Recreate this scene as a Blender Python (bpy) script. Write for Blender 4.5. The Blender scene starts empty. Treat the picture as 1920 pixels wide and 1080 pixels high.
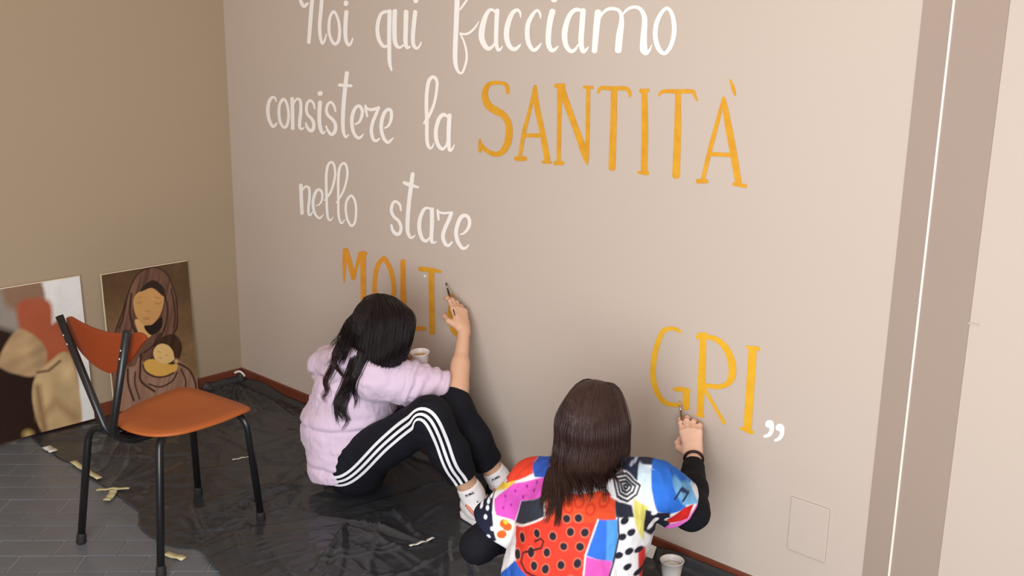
import bpy, math, random
import numpy as np
from mathutils import Vector, Matrix
from mathutils.bvhtree import BVHTree

# ------------------------------------------------------------------ camera
FOCAL_PX = 1955.0
CAM = np.array([4.28154634, -2.65206043, 1.70])
ROT = np.array([[0.72828512, -0.17673564, 0.6620916],
                [0.68512001, 0.16728909, -0.70896046],
                [0.01453788, 0.96993756, 0.24291928]])
scene = bpy.context.scene
col = scene.collection
cam_data = bpy.data.cameras.new('camera')
cam_data.sensor_width = 36.0
cam_data.lens = FOCAL_PX * 36.0 / 1920.0
cam_data.clip_start = 0.05
cam = bpy.data.objects.new('camera', cam_data)
col.objects.link(cam)
m4 = Matrix.Identity(4)
for i in range(3):
    for j in range(3):
        m4[i][j] = ROT[i][j]
    m4[i][3] = CAM[i]
cam.matrix_world = m4
scene.camera = cam

# ------------------------------------------------------------------ light
scene.view_settings.view_transform = 'Standard'
scene.view_settings.look = 'None'
scene.view_settings.gamma = 1.0
scene.view_settings.use_curve_mapping = False
scene.view_settings.exposure = 0.0
world = bpy.data.worlds.new('room_light')
scene.world = world
world.use_nodes = True
bg = world.node_tree.nodes['Background']
bg.inputs[0].default_value = (1.0, 0.74, 0.56, 1)
bg.inputs[1].default_value = 0.54


def area_light(name, loc, target, sx, sy, power, color):
    d = bpy.data.lights.new(name, 'AREA')
    d.shape = 'RECTANGLE'; d.size = sx; d.size_y = sy; d.energy = power; d.color = color
    o = bpy.data.objects.new(name, d); col.objects.link(o)
    o.location = loc
    o.rotation_euler = (Vector(target) - Vector(loc)).to_track_quat('-Z', 'Y').to_euler()
    return o


area_light('window_daylight', (4.35, -3.6, 1.30), (2.5, 0.0, 0.85), 2.6, 2.1, 160, (0.955, 1.0, 1.06))
area_light('ceiling_lamp_light', (3.0, -1.9, 2.95), (2.8, -0.9, 0.0), 1.2, 0.4, 14, (1.0, 0.97, 0.94))

# ------------------------------------------------------------------ helpers


def from_view(u, v, y):
    """point in the vertical plane Y = y seen at photo pixel (u, v)"""
    r = ROT @ np.array([u - 960.0, 540.0 - v, -FOCAL_PX])
    return CAM + r * ((y - CAM[1]) / r[1])


def on_level(u, v, z):
    r = ROT @ np.array([u - 960.0, 540.0 - v, -FOCAL_PX])
    return CAM + r * ((z - CAM[2]) / r[2])


def lin(c):
    return tuple(((x / 255.0) / 12.92) if x / 255.0 <= 0.04045 else (((x / 255.0) + 0.055) / 1.055) ** 2.4 for x in c)


def material(name, rgb, rough=0.6, spec=0.4, var=0.0, scale=8.0, bump=0.0, bscale=60.0, vcol=None, metal=0.0,
             rgb2=None, stretch=None, sheen=0.0, sss=0.0):
    m = bpy.data.materials.new(name); m.use_nodes = True
    nt = m.node_tree; b = nt.nodes['Principled BSDF']
    b.inputs['Roughness'].default_value = rough
    b.inputs['Specular IOR Level'].default_value = spec
    b.inputs['Metallic'].default_value = metal
    if sheen: b.inputs['Sheen Weight'].default_value = sheen
    if sss:
        b.inputs['Subsurface Weight'].default_value = sss
        b.inputs['Subsurface Radius'].default_value = (0.01, 0.004, 0.002)
    tc = nt.nodes.new('ShaderNodeTexCoord')
    vec = tc.outputs['Object']
    if stretch:
        mp = nt.nodes.new('ShaderNodeMapping'); mp.inputs['Scale'].default_value = stretch
        nt.links.new(vec, mp.inputs[0]); vec = mp.outputs[0]
    if vcol:
        at = nt.nodes.new('ShaderNodeVertexColor'); at.layer_name = vcol
        base = at.outputs[0]
    else:
        rg = nt.nodes.new('ShaderNodeRGB'); rg.outputs[0].default_value = (*lin(rgb), 1)
        base = rg.outputs[0]
    if var > 0:
        n = nt.nodes.new('ShaderNodeTexNoise'); n.inputs['Scale'].default_value = scale
        n.inputs['Detail'].default_value = 4
        nt.links.new(vec, n.inputs[0])
        if rgb2:
            rp = nt.nodes.new('ShaderNodeValToRGB')
            rp.color_ramp.elements[0].position = 0.5 - 0.5 * var; rp.color_ramp.elements[1].position = 0.5 + 0.5 * var
            rp.color_ramp.elements[0].color = (*lin(rgb), 1); rp.color_ramp.elements[1].color = (*lin(rgb2), 1)
            nt.links.new(n.outputs[0], rp.inputs[0]); base = rp.outputs[0]
        else:
            h = nt.nodes.new('ShaderNodeHueSaturation')
            ma = nt.nodes.new('ShaderNodeMapRange')
            ma.inputs[3].default_value = 1 - var; ma.inputs[4].default_value = 1 + var
            nt.links.new(n.outputs[0], ma.inputs[0]); nt.links.new(ma.outputs[0], h.inputs['Value'])
            nt.links.new(base, h.inputs['Color']); base = h.outputs[0]
    nt.links.new(base, b.inputs['Base Color'])
    if bump > 0:
        n2 = nt.nodes.new('ShaderNodeTexNoise'); n2.inputs['Scale'].default_value = bscale
        n2.inputs['Detail'].default_value = 5
        nt.links.new(vec, n2.inputs[0])
        bp = nt.nodes.new('ShaderNodeBump'); bp.inputs['Strength'].default_value = bump
        bp.inputs['Distance'].default_value = 0.004
        nt.links.new(n2.outputs[0], bp.inputs['Height']); nt.links.new(bp.outputs[0], b.inputs['Normal'])
    return m


def make_mesh(name, verts, faces, mat=None, parent=None, smooth=True, colors=None):
    me = bpy.data.meshes.new(name)
    verts = np.asarray(verts, dtype=np.float32)
    if isinstance(faces, np.ndarray):
        n, k = faces.shape
        me.vertices.add(len(verts)); me.vertices.foreach_set('co', verts.ravel())
        me.loops.add(n * k); me.loops.foreach_set('vertex_index', faces.astype(np.int32).ravel())
        me.polygons.add(n)
        me.polygons.foreach_set('loop_start', np.arange(0, n * k, k, dtype=np.int32))
        me.polygons.foreach_set('loop_total', np.full(n, k, dtype=np.int32))
        me.update(calc_edges=True)
    else:
        me.from_pydata([tuple(map(float, v)) for v in verts], [], [tuple(f) for f in faces]); me.update()
    me.validate()
    if smooth:
        me.polygons.foreach_set('use_smooth', np.ones(len(me.polygons), dtype=bool))
    if colors is not None:
        ca = me.color_attributes.new('paint', 'FLOAT_COLOR', 'POINT')
        c4 = np.ones((len(verts), 4), dtype=np.float32); c4[:, :3] = colors
        ca.data.foreach_set('color', c4.ravel())
    if mat: me.materials.append(mat)
    o = bpy.data.objects.new(name, me); col.objects.link(o)
    if parent is not None:
        o.parent = parent
        o.matrix_parent_inverse = parent_world(parent).inverted()
    return o


def parent_world(p):
    m = Matrix.Translation(p.location) @ p.rotation_euler.to_matrix().to_4x4()
    if p.parent is not None:
        return parent_world(p.parent) @ p.matrix_parent_inverse @ m
    return m


def tag(o, label=None, cat=None, group=None, kind=None):
    if label: o['label'] = label
    if cat: o['category'] = cat
    if group: o['group'] = group
    if kind: o['kind'] = kind
    return o


def thing(name, loc, label, cat, group=None):
    o = bpy.data.objects.new(name, None); col.objects.link(o)
    o.empty_display_size = 0.1
    o.location = loc
    return tag(o, label, cat, group)


def box(lo, hi):
    x0, y0, z0 = lo; x1, y1, z1 = hi
    v = [(x0, y0, z0), (x1, y0, z0), (x1, y1, z0), (x0, y1, z0), (x0, y0, z1), (x1, y0, z1), (x1, y1, z1), (x0, y1, z1)]
    f = [(0, 3, 2, 1), (4, 5, 6, 7), (0, 1, 5, 4), (1, 2, 6, 5), (2, 3, 7, 6), (3, 0, 4, 7)]
    return v, f


def bevel(o, w=0.003, seg=2):
    b = o.modifiers.new('bevel', 'BEVEL'); b.width = w; b.segments = seg; b.limit_method = 'ANGLE'
    return o


def spline(pts, n=8):
    """Catmull-Rom through rows of numbers"""
    p = np.asarray(pts, dtype=float)
    if len(p) < 3:
        t = np.linspace(0, 1, n + 1)[:, None]
        return p[0] * (1 - t) + p[-1] * t
    if np.allclose(p[0, :2], p[-1, :2]):
        q = np.vstack([p[-2], p, p[1]])
    else:
        q = np.vstack([2 * p[0] - p[1], p, 2 * p[-1] - p[-2]])
    out = []
    for i in range(1, len(q) - 2):
        a, b, c, d = q[i - 1], q[i], q[i + 1], q[i + 2]
        for t in np.linspace(0, 1, n, endpoint=False):
            out.append(0.5 * ((2 * b) + (-a + c) * t + (2 * a - 5 * b + 4 * c - d) * t * t + (-a + 3 * b - 3 * c + d) * t ** 3))
    out.append(q[-2])
    return np.array(out)


def tube(pts, rad, sides=12, caps=True):
    """sweep along a polyline; rad is a number or one per point"""
    p = np.asarray(pts, dtype=float); n = len(p)
    r = np.full(n, rad) if np.isscalar(rad) else np.asarray(rad)
    t = np.gradient(p, axis=0); t /= np.linalg.norm(t, axis=1)[:, None] + 1e-12
    u = np.cross(t[0], (0.3, 0.2, 0.93)); u /= np.linalg.norm(u)
    verts, faces = [], []
    ang = np.linspace(0, 2 * np.pi, sides, endpoint=False)
    for i in range(n):
        u = u - t[i] * u.dot(t[i]); u /= np.linalg.norm(u)
        w = np.cross(t[i], u)
        for a in ang:
            verts.append(p[i] + r[i] * (math.cos(a) * u + math.sin(a) * w))
    for i in range(n - 1):
        for j in range(sides):
            k = (j + 1) % sides
            faces.append((i * sides + j, i * sides + k, (i + 1) * sides + k, (i + 1) * sides + j))
    if caps:
        faces.append(tuple(range(sides))[::-1])
        faces.append(tuple((n - 1) * sides + j for j in range(sides)))
    return verts, faces


def bent(pts, rad=0.05, n=6):
    """polyline with its corners rounded"""
    p = [np.array(q, float) for q in pts]; out = [p[0]]
    for i in range(1, len(p) - 1):
        a = p[i - 1] - p[i]; c = p[i + 1] - p[i]
        la, lc = np.linalg.norm(a), np.linalg.norm(c)
        d = min(rad, la * 0.45, lc * 0.45)
        s, e = p[i] + a / la * d, p[i] + c / lc * d
        for t in np.linspace(0, 1, n):
            out.append(s * (1 - t) ** 2 + 2 * p[i] * t * (1 - t) + e * t * t)
    out.append(p[-1])
    return np.array(out)


def lathe(profile, centre, sides=28):
    v, f = [], []
    for r, z in profile:
        for k in range(sides):
            a = 2 * math.pi * k / sides
            v.append((centre[0] + r * math.cos(a), centre[1] + r * math.sin(a), centre[2] + z))
    for i in range(len(profile) - 1):
        for k in range(sides):
            q = (k + 1) % sides
            f.append((i * sides + k, i * sides + q, (i + 1) * sides + q, (i + 1) * sides + k))
    f.append(tuple(range(sides))[::-1])
    f.append(tuple((len(profile) - 1) * sides + k for k in range(sides)))
    return v, f


def hash3(i, j, k):
    h = (i * 374761393 + j * 668265263 + k * 1274126177) & 0x7fffffff
    h = ((h ^ (h >> 13)) * 1103515245) & 0x7fffffff
    return ((h ^ (h >> 16)) & 0xffff) / 32767.5 - 1.0


def vnoise(P):
    """smooth value noise in -1..1 for rows of points"""
    P = np.asarray(P, dtype=float)
    i = np.floor(P).astype(np.int64); f = P - i; f = f * f * (3 - 2 * f)
    r = 0
    for a in (0, 1):
        for b in (0, 1):
            for c in (0, 1):
                w = (f[:, 0] if a else 1 - f[:, 0]) * (f[:, 1] if b else 1 - f[:, 1]) * (f[:, 2] if c else 1 - f[:, 2])
                r = r + w * hash3(i[:, 0] + a, i[:, 1] + b, i[:, 2] + c)
    return r


def unit(v):
    v = np.asarray(v, float)
    return v / np.linalg.norm(v)


class Solid:
    """a smooth blend of rounded volumes on a grid, turned into one closed mesh"""
    D = 0.05

    def __init__(self, lo, hi, h, fine=(), hf=0.0022):
        self.ax = []
        for a in range(3):
            x = [lo[a]]
            while x[-1] < hi[a]:
                step = h
                for f in fine:
                    if f[0][a] - 0.004 <= x[-1] <= f[1][a]: step = hf
                x.append(x[-1] + step)
            self.ax.append(np.array(x))
        self.f = np.full([len(x) for x in self.ax], self.D, dtype=np.float32)

    def _win(self, lo, hi):
        s = []
        for a in range(3):
            i0 = int(np.searchsorted(self.ax[a], lo[a])); i1 = int(np.searchsorted(self.ax[a], hi[a]))
            if i1 <= i0: return None
            s.append(slice(i0, i1))
        X = self.ax[0][s[0]][:, None, None]; Y = self.ax[1][s[1]][None, :, None]; Z = self.ax[2][s[2]][None, None, :]
        return tuple(s), X, Y, Z

    def _mix(self, s, d, k, sub=False):
        d = np.clip(d, -1, self.D).astype(np.float32); a = self.f[s]
        if sub:
            d = -d
            h = np.maximum(k - np.abs(a - d), 0) / k
            self.f[s] = np.maximum(a, d) + h * h * k * 0.25
        else:
            h = np.maximum(k - np.abs(a - d), 0) / k
            r = np.minimum(a, d) - h * h * k * 0.25
            self.f[s] = np.where(d >= self.D * 0.999, a, r)

    def cap(self, a, b, ra, rb=None, k=0.02, axis=None, wide=1.0, sub=False):
        a = np.asarray(a, float); b = np.asarray(b, float); rb = ra if rb is None else rb
        m = max(ra, rb) * max(1, wide) + self.D
        w = self._win(np.minimum(a, b) - m, np.maximum(a, b) + m)
        if w is None: return
        s, X, Y, Z = w
        px, py, pz = X - a[0], Y - a[1], Z - a[2]
        d = b - a
        if axis is not None:
            ax = unit(axis); q = (px * ax[0] + py * ax[1] + pz * ax[2]) * (1 / wide - 1)
            px, py, pz = px + q * ax[0], py + q * ax[1], pz + q * ax[2]
            qd = d.dot(ax) * (1 / wide - 1); d = d + ax * qd
        L = d.dot(d) + 1e-12
        t = np.clip((px * d[0] + py * d[1] + pz * d[2]) / L, 0, 1)
        dist = np.sqrt((px - t * d[0]) ** 2 + (py - t * d[1]) ** 2 + (pz - t * d[2]) ** 2) - (ra + (rb - ra) * t)
        self._mix(s, dist, k, sub)

    def chain(self, pts, rad, k=0.02, axis=None, wide=1.0):
        for i in range(len(pts) - 1):
            self.cap(pts[i], pts[i + 1], rad[i], rad[i + 1], k, axis, wide)

    def ell(self, c, axes, radii, k=0.02, sub=False):
        c = np.asarray(c, float); m = max(radii) + self.D
        w = self._win(c - m, c + m)
        if w is None: return
        s, X, Y, Z = w
        px, py, pz = X - c[0], Y - c[1], Z - c[2]
        q = 0; q2 = 0
        for ax, r in zip(axes, radii):
            e = (px * ax[0] + py * ax[1] + pz * ax[2])
            q = q + (e / r) ** 2; q2 = q2 + (e / (r * r)) ** 2
        k0 = np.sqrt(q); k1 = np.sqrt(q2) + 1e-9
        self._mix(s, k0 * (k0 - 1) / k1, k, sub)

    def cut(self, o, n, reach, k=0.004):
        """remove what lies on the n side of the plane through o, within reach"""
        o = np.asarray(o, float); n = unit(n)
        w = self._win(o - reach, o + reach)
        if w is None: return
        s, X, Y, Z = w
        px, py, pz = X - o[0], Y - o[1], Z - o[2]
        ball = np.sqrt(px * px + py * py + pz * pz) - reach
        half = -(px * n[0] + py * n[1] + pz * n[2])
        d = np.maximum(half, ball)
        self._mix(s, d, k, sub=True)

    def mesh(self, smooth=2):
        f = self.f; ins = f < 0
        n = np.array(f.shape) - 1
        cnt = np.zeros(n, dtype=np.int8)
        for a in (0, 1):
            for b in (0, 1):
                for c in (0, 1):
                    cnt += ins[a:a + n[0], b:b + n[1], c:c + n[2]]
        act = (cnt > 0) & (cnt < 8)
        I, J, K = np.nonzero(act); N = len(I)
        idx = np.full(n, -1, dtype=np.int32); idx[I, J, K] = np.arange(N)
        cf, cp = {}, {}
        for a in (0, 1):
            for b in (0, 1):
                for c in (0, 1):
                    cf[a, b, c] = f[I + a, J + b, K + c].astype(float)
                    cp[a, b, c] = np.stack([self.ax[0][I + a], self.ax[1][J + b], self.ax[2][K + c]], 1)
        acc = np.zeros((N, 3)); w = np.zeros(N)
        keys = list(cf)
        for p in keys:
            for q in keys:
                if sum(abs(x - y) for x, y in zip(p, q)) == 1 and p < q:
                    m = (cf[p] < 0) != (cf[q] < 0)
                    t = np.where(m, cf[p] / (cf[p] - cf[q] + 1e-12), 0)[:, None]
                    acc += m[:, None] * (cp[p] + t * (cp[q] - cp[p])); w += m
        V = acc / w[:, None]
        quads = []
        for a in range(3):
            sl0 = [slice(None)] * 3; sl1 = [slice(None)] * 3
            sl0[a] = slice(0, -1); sl1[a] = slice(1, None)
            ch = ins[tuple(sl0)] != ins[tuple(sl1)]
            E = np.array(np.nonzero(ch)).T
            b, c = (a + 1) % 3, (a + 2) % 3
            ok = (E[:, b] > 0) & (E[:, c] > 0) & (E[:, b] < n[b]) & (E[:, c] < n[c])
            E = E[ok]
            def cell(db, dc):
                Q = E.copy(); Q[:, b] -= db; Q[:, c] -= dc
                return idx[Q[:, 0], Q[:, 1], Q[:, 2]]
            q = np.stack([cell(1, 1), cell(0, 1), cell(0, 0), cell(1, 0)], 1)
            flip = ~ins[E[:, 0], E[:, 1], E[:, 2]]
            q[flip] = q[flip][:, ::-1]
            quads.append(q)
        F = np.vstack(quads)
        for _ in range(smooth):
            V = laplace(V, F, 0.5)
        return V, F


def laplace(V, F, amt):
    s = np.zeros_like(V); w = np.zeros(len(V))
    for k in range(4):
        a, b = F[:, k], F[:, (k + 1) % 4]
        for x, y in ((a, b), (b, a)):
            for d in range(3):
                s[:, d] += np.bincount(x, V[y, d], len(V))
            w += np.bincount(x, minlength=len(V))
    return V * (1 - amt) + amt * s / np.maximum(w, 1)[:, None]


def normals(V, F):
    n = np.cross(V[F[:, 2]] - V[F[:, 0]], V[F[:, 3]] - V[F[:, 1]])
    s = np.zeros_like(V)
    for k in range(4):
        for d in range(3):
            s[:, d] += np.bincount(F[:, k], n[:, d], len(V))
    return s / (np.linalg.norm(s, axis=1)[:, None] + 1e-12)


def drape(V, F, amp, scale, stretch=(1, 1, 1), seed=0.0):
    """soft creases pushed into a garment"""
    N = normals(V, F)
    Q = V * np.array(stretch) * scale + seed
    warp = np.stack([vnoise(Q * 0.6 + 3.1), vnoise(Q * 0.6 + 9.7), vnoise(Q * 0.6 + 17.3)], 1) * 0.8
    r = 1 - np.abs(vnoise(Q + warp)) * 2
    r = r * 0.6 + 0.4 * vnoise(Q * 2.1 + warp + 5)
    return V + N * (amp * r)[:, None]


def in_poly(x, y, poly):
    p = np.asarray(poly, float); r = np.zeros(len(x), dtype=bool)
    j = len(p) - 1
    for i in range(len(p)):
        xi, yi = p[i]; xj, yj = p[j]
        if yi != yj:
            c = ((yi > y) != (yj > y)) & (x < (xj - xi) * (y - yi) / (yj - yi) + xi)
            r ^= c
        j = i
    return r


def near_line(x, y, pts):
    d = np.full(len(x), 1e9)
    p = np.asarray(pts, float)
    for a, b in zip(p[:-1], p[1:]):
        e = b - a; L = e.dot(e) + 1e-9
        t = np.clip(((x - a[0]) * e[0] + (y - a[1]) * e[1]) / L, 0, 1)
        d = np.minimum(d, np.hypot(x - a[0] - t * e[0], y - a[1] - t * e[1]))
    return d

# ------------------------------------------------------------------ materials
M = {}
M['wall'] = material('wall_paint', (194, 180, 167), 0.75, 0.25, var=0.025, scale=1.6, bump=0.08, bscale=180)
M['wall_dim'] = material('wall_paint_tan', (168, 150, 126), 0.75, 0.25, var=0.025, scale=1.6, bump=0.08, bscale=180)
M['band'] = material('band_paint', (158, 141, 128), 0.7, 0.25, var=0.03, scale=3, bump=0.05, bscale=150)
M['bead'] = material('white_bead', (238, 230, 216), 0.5)
M['white_paint'] = material('white_lettering', (248, 244, 238), 0.6, 0.3, var=0.03, scale=30, bump=0.15, bscale=120)
M['yellow_paint'] = material('ochre_lettering', (206, 142, 36), 0.6, 0.3, var=0.55, scale=26, rgb2=(222, 166, 48), bump=0.15, bscale=120)
M['fresh_paint'] = material('fresh_yellow_lettering', (222, 164, 36), 0.5, 0.35, var=0.55, scale=26, rgb2=(234, 184, 50), bump=0.15, bscale=120)
M['orange_paint'] = material('orange_lettering', (212, 138, 40), 0.6, 0.3, var=0.55, scale=26, rgb2=(226, 160, 56), bump=0.15, bscale=120)
M['base'] = material('baseboard_wood', (112, 58, 40), 0.4, 0.4, var=0.25, scale=3, stretch=(1.5, 1.5, 30), bump=0.06, bscale=20)
M['tile'] = material('slate_tile', (104, 108, 114), 0.34, 0.5, var=0.16, scale=7, bump=0.35, bscale=35)
M['grout'] = material('floor_grout', (150, 147, 142), 0.85, 0.2, var=0.1, scale=30)
M['plastic'] = material('black_plastic', (52, 54, 58), 0.30, 0.5, var=0.12, scale=5, bump=0.4, bscale=28)
M['tape'] = material('masking_tape', (212, 204, 160), 0.6, 0.3, var=0.06, scale=40, bump=0.1, bscale=90)
M['white_tape'] = material('white_tape', (222, 218, 208), 0.6, 0.3, var=0.05, scale=40)
M['black_tube'] = material('black_steel', (26, 26, 28), 0.32, 0.5, var=0.1, scale=40)
M['rubber'] = material('grey_rubber', (38, 37, 37), 0.7, 0.3)
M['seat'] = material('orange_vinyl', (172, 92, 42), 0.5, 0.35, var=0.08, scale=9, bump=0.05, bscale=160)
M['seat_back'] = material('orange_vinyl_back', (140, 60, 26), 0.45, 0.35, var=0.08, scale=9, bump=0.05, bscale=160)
M['steel'] = material('screw_steel', (190, 188, 182), 0.3, 0.5, metal=0.9)
M['board'] = material('board_edge', (222, 208, 180), 0.7, 0.2)
M['picture'] = material('printed_picture', (255, 255, 255), 0.45, 0.35, vcol='paint')
M['print_gloss'] = material('glossy_print', (255, 255, 255), 0.28, 0.45, vcol='paint')
M['cup'] = material('white_cup', (228, 222, 216), 0.35, 0.4)
M['cup_paint'] = material('pot_paint', (226, 170, 90), 0.5, 0.4)
M['wood'] = material('brush_wood', (120, 78, 52), 0.45, 0.4)
M['dark_wood'] = material('brush_dark', (48, 34, 30), 0.45, 0.4)
M['bristle'] = material('bristle', (226, 176, 46), 0.7, 0.2)


# facets and sharp creases for the thin plastic
nt = M['plastic'].node_tree
tcn = nt.nodes.new('ShaderNodeTexCoord')
warp_n = nt.nodes.new('ShaderNodeTexNoise'); warp_n.inputs['Scale'].default_value = 5
addv = nt.nodes.new('ShaderNodeMixRGB'); addv.blend_type = 'ADD'; addv.inputs[0].default_value = 0.25
vor = nt.nodes.new('ShaderNodeTexVoronoi'); vor.feature = 'F1'; vor.inputs['Scale'].default_value = 11
bmp = nt.nodes.new('ShaderNodeBump'); bmp.inputs['Strength'].default_value = 0.55; bmp.inputs['Distance'].default_value = 0.012
old = [n for n in nt.nodes if n.type == 'BUMP' and n != bmp][0]
nt.links.new(tcn.outputs['Object'], warp_n.inputs[0]); nt.links.new(tcn.outputs['Object'], addv.inputs[1]); nt.links.new(warp_n.outputs[1], addv.inputs[2])
nt.links.new(addv.outputs[0], vor.inputs['Vector']); nt.links.new(vor.outputs['Distance'], bmp.inputs['Height'])
nt.links.new(old.outputs[0], bmp.inputs['Normal']); nt.links.new(bmp.outputs[0], nt.nodes['Principled BSDF'].inputs['Normal'])

# ------------------------------------------------------------------ room
def structure(name, lo, hi, mat, parent=None):
    v, f = box(lo, hi)
    o = make_mesh(name, v, f, mat, parent, smooth=False)
    if parent is None: tag(o, kind='structure')
    return o


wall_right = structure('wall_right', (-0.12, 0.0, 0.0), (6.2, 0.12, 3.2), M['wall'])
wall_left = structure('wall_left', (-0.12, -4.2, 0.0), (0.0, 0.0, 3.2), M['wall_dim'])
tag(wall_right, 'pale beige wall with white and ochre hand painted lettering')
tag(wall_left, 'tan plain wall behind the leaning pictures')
floor_o = structure('floor', (-0.12, -4.2, -0.08), (6.2, 0.12, -0.004), M['grout'])
tag(floor_o, 'dark grey slate tile floor laid diagonally with pale joints')
bevel(tag(structure('baseboard_right', (0.0, -0.012, 0.0), (6.2, 0.0, 0.062), M['base']), 'reddish brown wooden baseboard under the lettered wall'), 0.003)
bevel(tag(structure('baseboard_left', (0.0, -4.2, 0.0), (0.012, -0.012, 0.062), M['base']), 'reddish brown wooden baseboard behind the pictures'), 0.003)

# darker painted band with a thin white bead on the lettered wall
trim = structure('trim_1', (3.187, -0.003, 0.062), (3.393, 0.0, 3.2), M['band'])
tag(trim, 'greyish tan vertical band painted on the wall')
bead = structure('bead', (3.2610, -0.006, 0.062), (3.2665, -0.003, 3.2), M['bead'], trim)
tag(bead, 'thin white vertical line')
p = from_view(1826, 607, 0)
structure('tape_mark', (p[0] - 0.014, -0.0040, p[2] - 0.0015), (p[0] + 0.014, -0.003, p[2] + 0.0015), M['wall'], trim)

# tiles laid at forty five degrees, half bond
TW, TL, GAP = 0.1045, 0.21, 0.0045
s2 = math.sqrt(0.5)
tv, tf = box((-TL / 2 + GAP / 2, -TW / 2 + GAP / 2, -0.012), (TL / 2 - GAP / 2, TW / 2 - GAP / 2, 0.0))
cham = 0.0015
tv = [(x, y, z) for x, y, z in tv[:4]] + [(x, y, -cham) for x, y, z in tv[4:]] + \
     [(x - math.copysign(cham, x), y - math.copysign(cham, y), 0.0) for x, y, z in tv[4:]]
tf = [(0, 1, 5, 4), (1, 2, 6, 5), (2, 3, 7, 6), (3, 0, 4, 7), (4, 5, 9, 8), (5, 6, 10, 9), (6, 7, 11, 10), (7, 4, 8, 11), (8, 9, 10, 11)]
spots = []
for r in range(-5, 62):
    nn = 1.660 + TW * (r - 20) + TW / 2
    for q in range(-40, 40):
        ss = -0.232 + TL * q + (TL / 2 if r % 2 else 0) + TL / 2
        x, y = (ss + nn) * s2, (ss - nn) * s2
        if -0.02 < x < 4.6 and -3.3 < y < 0.02:
            spots.append((math.hypot(x - 0.95, (y + 1.5)), x, y))
spots.sort()
rng = random.Random(4)
tile_me = None
rest_v, rest_f = [], []
ang = math.radians(45)
for i, (d, x, y) in enumerate(spots):
    dz = rng.uniform(-0.0016, 0.0)
    if i < 290:
        if tile_me is None:
            t0 = make_mesh('tile', tv, tf, M['tile'], floor_o, smooth=False); tile_me = t0.data; o = t0
        else:
            o = bpy.data.objects.new('tile', tile_me); col.objects.link(o); o.parent = floor_o
        o.location = (x, y, dz); o.rotation_euler = (rng.uniform(-.004, .004), rng.uniform(-.004, .004), ang)
    else:
        b0 = len(rest_v)
        for vx, vy, vz in tv:
            rest_v.append((x + (vx - vy) * s2, y + (vx + vy) * s2, vz + dz))
        rest_f += [tuple(b0 + k for k in f) for f in tf]
tag(make_mesh('tiles_beyond', rest_v, rest_f, M['tile'], floor_o, smooth=False), kind='stuff')

# ------------------------------------------------------------------ lettering on the wall
CROP = {'A': (540, 0, 6.857), 'B': (840, 0, 7.7125), 'C': (1040, 0, 7.7125), 'D': (490, 120, 6.354), 'E': (780, 130, 6.0),
        'F': (960, 140, 5.4), 'G': (1180, 140, 4.908), 'H': (550, 290, 7.2), 'I': (720, 310, 6.356), 'J': (630, 460, 6.0),
        'K': (1200, 600, 5.4), 'L': (1320, 620, 4.906)}
stroke_no = [0]


def stroke_mesh(crop, pts):
    ox, oy, sc = CROP[crop]
    q = np.array([(ox + x / sc, oy + y / sc, w / sc) for x, y, w in pts], float)
    s = spline(q, 7)
    t = np.gradient(s[:, :2], axis=0); t /= np.linalg.norm(t, axis=1)[:, None] + 1e-9
    nrm = np.stack([-t[:, 1], t[:, 0]], 1)
    hw = np.maximum(s[:, 2:3], 0.5) * 0.5
    left, right = s[:, :2] + nrm * hw, s[:, :2] - nrm * hw
    P = list(left) + list(right)
    n = len(s); F = [(i, i + 1, n + i + 1, n + i) for i in range(n - 1)]
    for end, sg in ((0, -1), (n - 1, 1)):
        c = s[end, :2]; b = len(P)
        ring = [left[end]]
        for k in range(1, 6):
            a = math.pi * k / 6
            P.append(c + hw[end] * (nrm[end] * math.cos(a) + sg * t[end] * math.sin(a) * 0.8))
        F.append(tuple([end] + [b + k for k in range(5)] + [n + end]))
    stroke_no[0] += 1
    y = -0.0008 - 0.00012 * (stroke_no[0] % 7)
    V = []
    lift = list(np.linspace(0, 0.0004, n)) * 2 + [0.0] * 5 + [0.0004] * 5
    for (u, v), dy in zip(P, lift):
        w = from_view(u, v, 0.0); V.append((w[0], y - dy, w[2]))
    return V, F


def letter(ch, colour, strokes, crop=None):
    V, F = [], []
    for s in strokes:
        c, pts = (crop, s) if crop else s
        v, f = stroke_mesh(c, pts)
        b = len(V); V += v; F += [tuple(b + i for i in q) for q in f]
    m = {'w': M['white_paint'], 'y': M['yellow_paint'], 'o': M['orange_paint'], 'f': M['fresh_paint']}[colour]
    o = make_mesh('painted_letter', V, F, m, wall_right, smooth=False)
    nm = {'w': 'white', 'y': 'ochre yellow', 'o': 'orange ochre', 'f': 'bright yellow'}[colour]
    tag(o, '%s painted %s' % (nm, ch if len(ch) > 2 else 'letter ' + ch))
    return o


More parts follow.
